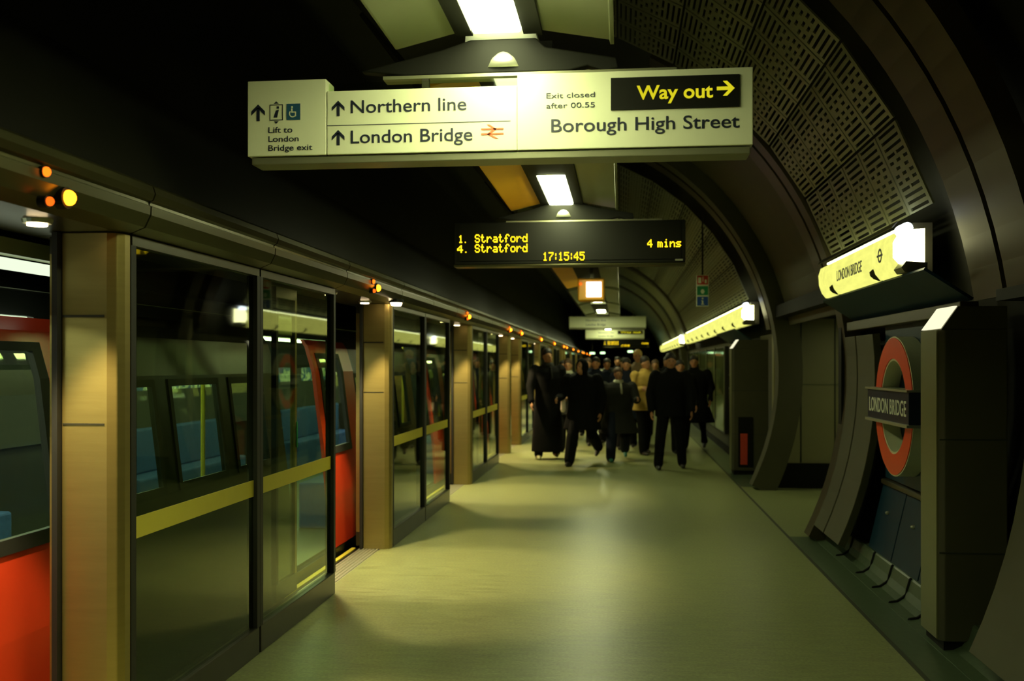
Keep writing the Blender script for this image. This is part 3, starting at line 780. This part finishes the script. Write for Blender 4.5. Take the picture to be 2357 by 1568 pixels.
sp = ['ceiling light trough nearest the camera directly before the direction sign', 'ceiling light trough with amber panel between direction sign and departure board',
      'ceiling light trough just behind the departure board', 'ceiling light trough beside the bright monitor', 'small distant ceiling light trough past the monitor',
      'sixth ceiling light trough from the camera', 'seventh ceiling light trough from the camera', 'eighth ceiling light trough from the camera', 'ninth ceiling light trough from the camera', 'farthest ceiling light trough over the crowd']
for k, lb in enumerate(sp): spine(k, lb)
def hanger(y, label, x0=-1.12, x1=-.02, z=2.97):
    T = thing('sign_bracket', label, 'bracket', ((x0 + x1) / 2, y, z - .12))
    xm = -.5
    MB().prism([(x0, z - .10), (x0 + .35, z - .02), (xm - .14, z + .02), (xm + .14, z + .02), (x1 - .3, z - .02), (x1, z - .075), (x1 + .01, z - .12), (x1 - .05, z - .13), (x1 - .12, z - .105), (x1 - .2, z - .125), (x1 - .35, z - .125), (x0 + .2, z - .125)], y - .03, y + .03).build('wing', M['black'], T, bevel=.006)
    MB().rings([(xm, y - .0, z - .10, .085, .05), (xm, y - .0, z - .06, .07, .04), (xm, y - .0, z - .01, .03, .02)], 16).build('cone', M['silver'], T, smooth=True)
    MB().box(x0 + .1, x1 + .25, y - .04, y + .04, z - .142, z - .128).build('top_rail', M['signtray'], T)
    return T
hanger(4.24, 'dark wing shaped bracket holding the direction sign')
hanger(8.68, 'dark wing shaped bracket above the departure board', -1.1, .1, 2.985)

# ------------------------------------------------------------------ direction sign
def dir_sign(Y, x0, zb, label, full=True):
    W = 2.14
    T = thing('direction_sign', label, 'sign', (x0 + W / 2, Y, zb - .04))
    def X(px): return x0 + (px - 567) / (1733 - 567) * W
    def Z(py): return zb + (345 - py) * .00184
    t = .05
    MB().box(X(567), X(757), Y, Y + .12, zb, zb + .325).build('lift_panel', M['signwhite'], T, bevel=.003)
    MB().prismz([(X(759), Y), (X(1205), Y), (X(1205), Y + .12), (X(759), Y + .12)], zb, zb + .272).build('line_panel', M['signwhite'], T, bevel=.003)
    MB().box(X(1205.3), X(1733), Y, Y + .12, zb, zb + .318).build('exit_panel', M['signwhite'], T, bevel=.003)
    MB().box(X(759), X(1205), Y + .03, Y + .10, zb + .274, zb + .312).build('top_glass', M['clear'], T)
    MB().box(X(575), X(1728), Y + .01, Y + .14, zb - .035, zb - .004).build('tray', M['signtray'], T, bevel=.004)
    for xx in (-.85, -.15): MB().box(xx, xx + .03, Y + .05, Y + .08, zb + .274, zb + .328).build('hanger_stub', M['darksteel'], T)
    f = Y - .0008
    if full:
        def arrow(xc, zc, s, m, d='up'):
            P = [(-.0, .5), (.42, .08), (.42, -.16), (.1, .14), (.1, -.5), (-.1, -.5), (-.1, .14), (-.42, -.16), (-.42, .08)]
            mb = MB()
            # split in convex pieces
            for poly in ([(0, .5), (-.42, .08), (-.42, -.16), (0, .24)], [(0, .5), (0, .24), (.42, -.16), (.42, .08)], [(-.1, .3), (-.1, -.5), (.1, -.5), (.1, .3)]):
                pp = [(x, z) if d == 'up' else (z, -x) for x, z in poly]
                mb.prism([(xc + x * s, zc + z * s) for x, z in pp], f - .0012, f + .0006)
            mb.build('arrow', m, T)
        arrow(X(593), Z(243), .072, M['ink'])
        arrow(X(786), Z(238), .066, M['ink'])
        arrow(X(786), Z(306), .066, M['ink'])
        text('Northern line', 'lettering', M['ink'], T, X(816), X(1088), Z(250), .055, f, .006)
        text('London Bridge', 'lettering', M['ink'], T, X(816), X(1102), Z(320), .055, f, .006)
        MB().box(X(759), X(1190), f - .0005, f + .001, Z(278.5), Z(277)).build('rule', M['ink'], T)
        # rail arrows
        mb = MB(); xa, xb, zc = X(1122), X(1174), Z(301)
        mb.box(xa, xb, f - .0012, f, zc + .007, zc + .014).box(xa, xb, f - .0012, f, zc - .014, zc - .007)
        xm = (xa + xb) / 2
        for q in (((xm - .012, zc + .03), (xm + .018, zc + .0105), (xm + .004, zc + .0105), (xm - .024, zc + .03)),
                  ((xm + .02, zc + .0105), (xm - .01, zc - .0105), (xm - .024, zc - .0105), (xm + .005, zc + .0105)),
                  ((xm - .024, zc - .0105), (xm - .01, zc - .0105), (xm + .026, zc - .03), (xm + .012, zc - .03))):
            mb.prism(list(q), f - .0012, f + .0004)
        mb.build('rail_symbol', M['inkred'], T)
        text('Exit closed', 'lettering', M['ink'], T, X(1272), X(1382), Z(229), .022, f, .0)
        text('after 00.55', 'lettering', M['ink'], T, X(1272), X(1382), Z(252), .022, f, .0)
        text('Borough High Street', 'lettering', M['ink'], T, X(1283), X(1703), Z(306), .055, f, .006)
        for i, s in enumerate(['Lift to', 'London', 'Bridge exit']):
            text(s, 'lettering', M['ink'], T, X(618), X([676, 691, 724][i]), Z([291, 312, 333][i]), .025, f, .004)
        # lift pictogram
        mb = MB(); a, b, c, d = X(621), X(653), Z(262), Z(225)
        mb.box(a, b, f - .001, f + .0005, c, c + .003).box(a, b, f - .001, f + .0005, d - .003, d).box(a, a + .003, f - .001, f + .0005, c, d).box(b - .003, b, f - .001, f + .0005, c, d)
        mb.prism([((a + b) / 2 - .011, d + .004), ((a + b) / 2 + .011, d + .004), ((a + b) / 2, d + .014)], f - .001, f)
        mb.prism([((a + b) / 2 - .011, c - .004), ((a + b) / 2, c - .014), ((a + b) / 2 + .011, c - .004)], f - .001, f)
        mb.prism([((a + b) / 2 - .012, c + .012), ((a + b) / 2 + .004, c + .012), ((a + b) / 2 + .012, d - .022), ((a + b) / 2 - .002, d - .026)], f - .001, f)
        mb.box((a + b) / 2 + .002, (a + b) / 2 + .012, f - .001, f, d - .018, d - .008)
        mb.build('lift_symbol', M['ink'], T)
        a, b = X(662), X(695); B_ = MB().box(a, b, f - .001, f + .0005, Z(262), Z(224)).build('access_square', M['blueink'], T)
        mb = MB(); ff = f - .002; xm = (a + b) / 2; zm = Z(243)
        mb.box(xm - .009, xm - .002, ff, ff + .001, zm + .017, zm + .024).box(xm - .009, xm - .004, ff, ff + .001, zm - .004, zm + .014)
        mb.box(xm - .006, xm + .01, ff, ff + .001, zm - .004, zm + .001).box(xm + .007, xm + .012, ff, ff + .001, zm - .02, zm)
        for k in range(10):
            a0 = PI * .75 + k * PI * 1.1 / 10; a1 = a0 + PI * 1.1 / 10
            mb.prism([(xm - .003 + r * math.cos(q), zm - .008 + r * math.sin(q)) for r, q in ((.016, a0), (.012, a0), (.012, a1), (.016, a1))], ff, ff + .001)
        mb.build('wheelchair_symbol', M['signwhite'], B_)
        Wb = MB().box(X(1418), X(1703), f - .006, f + .0005, Z(260), Z(188)).build('way_out_box', M['black'], T)
        ff = f - .0062
        text('Way out', 'lettering', M['e_way'], Wb, X(1476), X(1645), Z(238), .056, ff, .02)
        mb = MB(); xc, zc, s = X(1673), Z(219), .072
        for poly in ([(0, .5), (-.42, .08), (-.42, -.16), (0, .24)], [(0, .5), (0, .24), (.42, -.16), (.42, .08)], [(-.1, .3), (-.1, -.5), (.1, -.5), (.1, .3)]):
            mb.prism([(xc + z * s, zc - x * s) for x, z in poly], ff - .001, ff + .0008)
        mb.build('arrow', M['e_way'], Wb)
    return T
dir_sign(4.15, -1.605, 2.5, 'long white hanging sign for Northern line and Borough High Street, nearest the camera')
# simple distant signs
def far_sign(Y, xc, zb, W, label, way):
    T = thing('direction_sign', label, 'sign', (xc, Y, zb))
    MB().box(xc - W / 2, xc + W / 2, Y, Y + .12, zb, zb + .3).build('panel', M['signwhite'], T, bevel=.003)
    MB().box(xc - W / 2, xc + W / 2, Y, Y + .14, zb - .04, zb - .003).build('tray', M['signtray'], T)
    f = Y - .001
    text('Northern line', 'lettering', M['ink'], T, xc - W * .28, xc - W * .02, zb + .17, .06, f, .006)
    text('London Bridge', 'lettering', M['ink'], T, xc - W * .28, xc - W * .02, zb + .05, .06, f, .006)
    if way:
        Wb = MB().box(xc + .1, xc + W / 2 - .05, f - .006, f, zb + .14, zb + .27).build('way_out_box', M['black'], T)
        text('Way out', 'lettering', M['e_way'], Wb, xc + .2, xc + W / 2 - .12, zb + .18, .065, f - .008, .02)
    for xx in (-.7, .7): MB().box(xc + xx - .015, xc + xx + .015, Y + .04, Y + .07, zb + .3, 3.1).build('drop_rod', M['darksteel'], T)
far_sign(27.5, -.38, 2.63, 2.1, 'distant white direction sign hanging beyond the departure board', False)
far_sign(36.0, -.23, 2.56, 2.1, 'most distant white sign with small yellow way out panel', True)

# ------------------------------------------------------------------ departure board
F5 = {'S': ['01110','10001','10000','01110','00001','10001','01110'], 't': ['01000','01000','11100','01000','01000','01001','00110'],
      'r': ['00000','00000','10110','11001','10000','10000','10000'], 'a': ['00000','00000','01110','00001','01111','10001','01111'],
      'f': ['00110','01001','01000','11100','01000','01000','01000'], 'o': ['00000','00000','01110','10001','10001','10001','01110'],
      'd': ['00001','00001','01101','10011','10001','10001','01111'], 'm': ['00000','00000','11010','10101','10101','10101','10101'],
      'i': ['00100','00000','01100','00100','00100','00100','01110'], 'n': ['00000','00000','10110','11001','10001','10001','10001'],
      's': ['00000','00000','01111','10000','01110','00001','11110'], '1': ['00100','01100','00100','00100','00100','00100','01110'],
      '4': ['00010','00110','01010','10010','11111','00010','00010'], '5': ['11111','10000','11110','00001','00001','10001','01110'],
      '7': ['11111','00001','00010','00100','01000','01000','01000'], ':': ['000','010','010','000','010','010','000'], '.': ['000','000','000','000','000','000','010'], ' ': ['000'] * 7}
def led(s, name, parent, x0, x1, z0, h, y):
    cols = sum(len(F5[c][0]) + 1 for c in s) - 1
    p = (x1 - x0) / cols; q = h / 7.0; mb = MB(); cx = 0
    for c in s:
        g = F5[c]
        for r in range(7):
            for k, b in enumerate(g[r]):
                if b == '1':
                    x = x0 + (cx + k) * p; z = z0 + (6 - r) * q
                    mb.box(x + p * .0, x + p * 1.0, y - .002, y + .002, z + q * .0, z + q * 1.0)
        cx += len(g[0]) + 1
    return mb.build(name, M['e_led'], parent)
def board(Y, xl, zb, label, text_on=True):
    Wd = 2.0
    T = thing('departure_board', label, 'departure board', (xl + Wd / 2, Y, zb))
    def X(px): return xl + (px - 1040) / (1566 - 1040) * Wd
    def Z(py): return zb + (611 - py) * .00375
    MB().box(xl, xl + Wd, Y, Y + .16, zb + .02, zb + .385).build('casing', M['black'], T, bevel=.008)
    MB().box(xl + .04, xl + Wd - .04, Y - .006, Y - .001, zb + .05, zb + .37).build('screen', M['bulk'], T)
    MB().box(xl, xl + Wd, Y - .012, Y + .16, zb, zb + .018).build('bottom_edge', M['header'], T, bevel=.004)
    MB().box(X(1543), X(1560), Y - .009, Y - .006, Z(602), Z(598)).build('maker_plate', M['silver'], T)
    f = Y - .009
    led('1.', 'led_text', T, X(1051), X(1070), Z(555), .066, f)
    led('Stratford', 'led_text', T, X(1089), X(1210), Z(555), .072, f)
    led('4.', 'led_text', T, X(1048), X(1072), Z(578), .066, f)
    led('Stratford', 'led_text', T, X(1089), X(1210), Z(578), .072, f)
    led('4 mins', 'led_text', T, X(1481), X(1556), Z(571), .068, f)
    led('17:15:45', 'led_text', T, X(1245), X(1340), Z(599), .074, f)
    return T
board(8.6, -1.455, 2.455, 'black departure board reading Stratford in amber letters behind the direction sign')
board(44.0, -.78, 2.36, 'tiny distant amber departure board above the crowd')

# monitor, stacked pictogram sign
T = thing('platform_monitor', 'bright screen in a housing coloured as if orange lit under the ceiling trough', 'monitor', (-.40, 14.3, 2.6))
mb = MB().box(-.62, -.24, 14.3, 14.65, 2.52, 2.84); mb.build('housing', M['amber_tint'], T, bevel=.02)  # orange light on the housing is put into its base colour
MB().box(-.50, -.28, 14.285, 14.298, 2.57, 2.79).build('screen', M['e_monitor'], T, bevel=.01)
MB().box(-.45, -.40, 14.42, 14.48, 2.84, 2.99).build('stem', M['darksteel'], T)
MB().tube([(-.58, 14.27, 2.76), (-.58, 14.3, 2.76)], .02, 10).build('lamp', M['e_amber_s'], T)
T = thing('pictogram_sign', 'vertical hanging sign of red, green and blue squares before the far vault', 'sign', (1.12, 14.0, 2.41))
for i, m in enumerate(('signblue', 'signgreen', 'signred')):
    z = 2.41 + i * .146
    P = MB().box(1.035, 1.205, 14.0, 14.03, z, z + .144).build(['blue_square', 'green_square', 'red_square'][i], M['signwhite'], T)
    MB().box(1.045, 1.195, 13.996, 13.999, z + .01, z + .134).build('field', M[m], P)
    g = MB()
    if i == 0: g.box(1.11, 1.13, 13.992, 13.995, z + .03, z + .08).box(1.10, 1.14, 13.992, 13.995, z + .025, z + .035).box(1.10, 1.12, 13.992, 13.995, z + .075, z + .083).box(1.11, 1.13, 13.992, 13.995, z + .1, z + .12)
    elif i == 1: g.rings([(1.12, 13.9935, z + .03, .014, .002), (1.12, 13.9935, z + .06, .028, .002), (1.12, 13.9935, z + .09, .014, .002)], 12)
    else: g.box(1.06, 1.10, 13.992, 13.995, z + .03, z + .11).box(1.12, 1.13, 13.992, 13.995, z + .05, z + .12).box(1.15, 1.175, 13.992, 13.995, z + .03, z + .08)
    g.build('symbol', M['signwhite'], P)
MB().tube([(1.12, 14.015, 2.85), (1.12, 14.015, 3.7)], .012, 8).build('drop_rod', M['darksteel'], T)

# distant lamps beyond the crowd
for k, (x, z, y, lb) in enumerate([(-1.5, 2.16, 52, 'tiny green white lamp low over the crowd at left'), (-1.0, 2.2, 54, 'tiny pale green lamp above the middle of the crowd'),
                                   (.45, 2.22, 50, 'small pale green lamp over the crowd at right'), (.9, 2.5, 48, 'small green lamp under the distant way out sign')]):
    T = thing('far_lamp', lb, 'lamp', (x, y, z))
    MB().box(x - .13, x + .13, y, y + .1, z, z + .09).build('lens', M['e_far'], T, bevel=.03)
    MB().box(x - .15, x + .15, y + .1, y + .14, z - .02, z + .12).build('back_plate', M['darksteel'], T)
    MB().box(x - .02, x + .02, y + .11, y + .13, z + .12, 3.2).build('drop_rod', M['darksteel'], T)

# ------------------------------------------------------------------ people
def person(label, x, y, H, rot=0, legs=(10, 12, -14, 8), arms=(8, 20, -8, 20), coat='coat', hem=.80, flare=.02, cm='cloth_black', tm='cloth_black',
           sm='shoe_black', hm='hair_dark', hair='short', scarf=None, vox=.016, wide=1.0, lean=0.0, head_turn=0.0, group=None, spread=2, fat=1.0, hunch=0.0):
    T = thing('person', label, 'person', (x, y, 0), group)
    s = H / 1.75
    V = Vector
    def fw(a): return -math.sin(math.radians(a))
    def dn(a): return -math.cos(math.radians(a))
    hipz = .92; L1, L2 = .43, .42
    J = {}
    for i, sd in enumerate((-1, 1)):
        sw, kn = legs[2 * i], legs[2 * i + 1]
        hip = V((sd * .09, 0, hipz)); so = math.sin(math.radians(spread)) * sd; knee = hip + V((so * L1, fw(sw) * L1, dn(sw) * L1)); an = sw - kn
        ank = knee + V((so * L2 * .6, fw(an) * L2, dn(an) * L2)); J[sd] = [hip, knee, ank, an]
    dz = .075 - min(J[sd][2].z for sd in (-1, 1))
    for sd in (-1, 1):
        for k in range(3): J[sd][k] = J[sd][k] + V((0, 0, dz))
    up = V((0, 0, dz)); ly = -lean * .3
    A = {}
    for i, sd in enumerate((-1, 1)):
        sw, el = arms[2 * i], arms[2 * i + 1]
        sh = V((sd * .185 * wide, ly, 1.42)) + up
        elb = sh + V((sd * .075, fw(sw) * .29, dn(sw) * .29)); a2 = sw + el
        wr = elb + V((-sd * .01, fw(a2) * .25, dn(a2) * .25)); A[sd] = [sh, elb, wr, a2]
    hz = 1.635 + dz - hunch * .5; hy = ly - .02 - hunch
    rz = Matrix.Rotation(math.radians(head_turn), 3, 'Z')
    def hp(v): return V((0, hy, hz)) + rz @ V(v)
    # body
    b = MB()
    b.rings([(0, 0, .86 + dz, .14, .09), (0, 0, .95 + dz, .155, .1), (0, ly * .5, 1.1 + dz, .125, .085), (0, ly * .8, 1.28 + dz, .155, .1), (0, ly, 1.4 + dz, .16, .085), (0, ly, 1.46 + dz, .08, .06)])
    b.tube([(0, ly, 1.40 + dz), (0, hy + .01, 1.58 + dz)], [.06, .052])
    b.ball(hp((0, .01, .015)), .074, .092, .105); b.ball(hp((0, -.03, -.055)), .055, .055, .06)
    b.tube([hp((0, -.082, .02)), hp((0, -.1, -.02))], [.009, .014], 8)
    for sd in (-1, 1):
        b.ball(hp((sd * .076, .012, -.005)), .012, .022, .033, 10)
        b.tube([J[sd][0], J[sd][1], J[sd][2]], [.075, .052, .036])
        b.tube([A[sd][0], A[sd][1], A[sd][2]], [.045, .036, .026])
        a2 = A[sd][3]; d = V((0, fw(a2), dn(a2))); w_ = A[sd][2]
        b.tube([w_, w_ + d * .045, w_ + d * .085], [.024, .033, .034], flat=.6, up=(1, 0, 0))
    ex = MB()
    for sd in (-1, 1):
        a2 = A[sd][3]; d = V((0, fw(a2), dn(a2))); w_ = A[sd][2]; side = V((0, -dn(a2), fw(a2)))
        if side.length < .1: side = V((0, 1, 0))
        inn = V((-sd, 0, 0))
        for k, ln in enumerate((.066, .074, .07, .054)):
            p0 = w_ + d * .09 + side * (-.027 + k * .018)
            p1 = p0 + d * ln * .5 + inn * .006; p2 = p1 + d * ln * .4 + inn * .022
            ex.tube([p0 - d * .02, p1, p2], [.0095, .0088, .0075], 6)
        p0 = w_ + d * .03 - side * .022; ex.tube([p0, p0 + d * .035 - side * .02 + inn * .01, p0 + d * .065 - side * .022 + inn * .02], [.012, .0105, .0085], 6)
    remeshed(b, 'body', M['skin'], T, vox, ex)
    for sd in (-1, 1): MB().ball(hp((sd * .03, -.079, .012)), .011, .007, .007, 8).build('eye', M['eye'], T, local=True)
    MB().ball(hp((0, -.083, -.055)), .022, .006, .006, 8).build('mouth', M['lip'], T, local=True)
    h = MB()
    if hair == 'hood': h.ball(hp((0, .03, .01)), .105, .105, .135)
    else:
        h.ball(hp((0, .022, .055)), .087, .097, .092)
        if hair == 'long': h.tube([hp((0, .05, .0)), hp((0, .07, -.12)), hp((0, .085, -.25))], [.085, .095, .07], 12, .6, up=(0, 1, 0))
        if hair == 'bun': h.ball(hp((0, .05, .13)), .04, .04, .035)
        if hair == 'cap':
            h.ball(hp((0, .0, .07)), .09, .1, .06); h.ball(hp((0, -.09, .06)), .06, .055, .012)
    remeshed(h, 'hair' if hair not in ('hood', 'cap') else hair, M[hm] if hair not in ('hood', 'cap') else M[cm], T, vox)
    # trousers
    t = MB(); t.rings([(0, 0, .84 + dz, .15, .10), (0, 0, .95 + dz, .165, .11), (0, 0, 1.02 + dz, .155, .105)])
    for sd in (-1, 1): t.tube([J[sd][0], J[sd][1], J[sd][2] + V((0, 0, .0))], [.105 * fat, .085 * fat, .072 * fat])
    remeshed(t, 'trousers', M[tm], T, vox)
    # coat
    c = MB(); z0 = hem + dz
    rs = [(0, 0, z0, (.185 + flare) * wide, .14 + flare)]
    if hem < .85: rs.append((0, 0, .92 + dz, .19 * wide, .135))
    rs += [(0, ly * .4, 1.06 + dz, .178 * wide, .13), (0, ly * .8, 1.28 + dz, .21 * wide, .155), (0, ly, 1.39 + dz, .215 * wide, .14), (0, ly, 1.455 + dz, .165 * wide, .11), (0, ly, 1.50 + dz, .095, .085), (0, ly, 1.545 + dz, .078, .075)]
    c.rings(rs, 24)
    for sd in (-1, 1): c.tube([A[sd][0], A[sd][1], A[sd][2] + V((0, 0, .01))], [.092, .075, .058])
    remeshed(c, coat, M[cm], T, vox)
    if scarf:
        MB().rings([(0, ly - .005, 1.44 + dz, .10, .09), (0, ly - .01, 1.49 + dz, .105, .1), (0, ly - .005, 1.54 + dz, .08, .08)], 16).tube([(.04, ly - .12, 1.45 + dz), (.05, ly - .155, 1.3 + dz)], .03, 8, .6).build('scarf', M[scarf], T, local=True, smooth=True)
    for sd in (-1, 1):
        ank, an = J[sd][2], J[sd][3]
        pit = max(-18, min(30, -an * .8)) if ank.z > .1 else 0
        f = V((0, -math.cos(math.radians(pit)), -math.sin(math.radians(pit)))); zz = V((0, 0, -.035))
        sh = MB().tube([ank + zz - f * .05, ank + zz + f * .06, ank + zz + f * .15 + V((0, 0, -.008))], [.042, .044, .03], 12, .85)
        sh.tube([ank + V((0, 0, .03)), ank + V((0, .0, -.03))], [.045, .042])
        o = remeshed(sh, 'shoe', M[sm], T, .012)
    T.scale = (s, s, s); T.rotation_euler = (0, 0, math.radians(rot))
    return T
P = person
P('tall person in a long black coat down to pale shoes, leftmost in the front row', -1.24, 16.85, 1.86, 8, (6, 6, -8, 8), (16, 12, 2, 60), 'long_coat', .12, .05, 'cloth_black', 'cloth_black', 'shoe_pale', scarf='cloth_grey', head_turn=24, wide=1.12, spread=5)
P('broad person in black hooded jacket beside the long black coat', -.62, 16.05, 1.78, -14, (26, 4, -24, 34), (18, 62, -10, 30), 'jacket', .62, .06, 'cloth_black', 'cloth_black', hair='hood', wide=1.3, head_turn=-20, hunch=.06, fat=1.15)
P('short person with pale scarf and teal shoes walking in the centre of the front row', -.05, 16.75, 1.58, 5, (20, 2, -16, 30), (34, 66, 24, 70), 'jacket', .55, .09, 'cloth_grey', 'cloth_navy', 'shoe_teal', hair='short', hm='hair_brown', scarf='cloth_pale', wide=1.4, head_turn=15, spread=6, fat=1.25)
P('man with short dark hair in black jacket striding at the front right', .75, 15.5, 1.77, 4, (10, 3, -6, 6), (-6, 25, 12, 10), 'jacket', .80, .0, 'cloth_black', 'cloth_black', hair='short', wide=1.25, lean=.1, spread=9)
P('person in knee length dark coat farthest right beside the wall', 1.38, 19.2, 1.76, -8, (4, 4, -14, 12), (6, 34, -8, 45), 'long_coat', .5, .12, 'cloth_black', 'cloth_black', hair='long', wide=1.3, spread=7)
P('dark haired person in mustard jacket behind the striding man', .42, 17.9, 1.74, 30, (10, 4, -8, 8), (18, 80, 10, 60), 'jacket', .8, .03, 'cloth_yellow', 'cloth_black', hair='short', head_turn=25, wide=1.15)
P('tall blond person standing behind the mustard jacket', .33, 20.2, 1.88, 0, (6, 4, -8, 8), (8, 20, -8, 20), 'jacket', .75, .03, 'cloth_tan', 'cloth_black', hm='hair_blond')
P('person in dark clothes walking just behind the short person with the scarf', .10, 19.0, 1.72, -6, (14, 5, -10, 12), (8, 40, -8, 40), 'jacket', .6, .06, 'cloth_navy', 'cloth_black', hair='long', wide=1.3)
P('person in grey coat and pale scarf between the long black coat and the hooded jacket', -.98, 18.4, 1.70, 0, (10, 5, -10, 12), (8, 40, -8, 40), 'jacket', .7, .04, 'cloth_grey', 'cloth_black', scarf='cloth_pale', hm='hair_brown', wide=1.15)
P('dark figure following close behind the striding man', 1.06, 18.3, 1.68, 6, (12, 4, -10, 10), (10, 30, -8, 40), 'jacket', .7, .05, 'cloth_black', 'cloth_black', hair='long', wide=1.2)
P('dark figure in navy behind the hooded jacket and the scarf', -.5, 19.9, 1.74, -6, (12, 4, -10, 10), (10, 30, -8, 40), 'jacket', .66, .05, 'cloth_navy', 'cloth_black', hair='short', wide=1.2)
crowd = [(-1.25, 21.5, 1.68, 'cloth_olive', 'brown hair and olive coat behind the long black coat'), (-.75, 22.6, 1.74, 'cloth_navy', 'dark hair behind the hooded walker'),
         (-.30, 21.0, 1.72, 'cloth_grey', 'dark grey coat seen over the short walker'), (.05, 23.5, 1.75, 'cloth_olive', 'olive coat deep in the middle of the crowd'),
         (-.10, 26.5, 1.8, 'cloth_black', 'black coat far back in the middle of the crowd'), (.75, 22.4, 1.70, 'cloth_tan', 'tan coat behind the striding man'),
         (1.1, 24.5, 1.78, 'cloth_black', 'black coat behind the striding man at right'), (-.9, 26.0, 1.7, 'cloth_grey', 'grey coat far back at the left of the crowd'),
         (.5, 27.0, 1.76, 'cloth_navy', 'navy coat far back right of the middle'), (1.3, 29.0, 1.74, 'cloth_grey', 'grey coat far back beside the right wall'),
         (-.45, 30.5, 1.72, 'cloth_pale', 'pale coat far back left of the middle'), (.15, 32.5, 1.77, 'cloth_black', 'black coat at the very back of the crowd')]
for i, (x, y, H, cm, lb) in enumerate(crowd):
    P('person with ' + lb, x, y, H, random.uniform(-15, 15), (10, 5, -12, 12), (8, 30, -8, 30), 'jacket', .72, .03, cm, 'cloth_black',
      hm=('hair_dark', 'hair_brown', 'hair_dark', 'hair_blond')[i % 4], hair=('short', 'long', 'short', 'cap')[i % 4], vox=.024, wide=1.15)
# carrier bag held between the first two walkers
T = thing('carrier_bag', 'narrow pale carrier bag hanging between the long coat and the hooded walker', 'bag', (-.93, 16.05, .86))
MB().rings([(-.93, 16.05, .84, .03, .05), (-.93, 16.05, .88, .045, .07), (-.93, 16.05, 1.05, .035, .06), (-.93, 16.05, 1.10, .015, .03)], 10).build('sack', M['paper'], T)
MB().tube([(-.95, 16.05, 1.09), (-.93, 16.05, 1.14), (-.91, 16.05, 1.09)], .005, 6).build('handle', M['paper'], T)
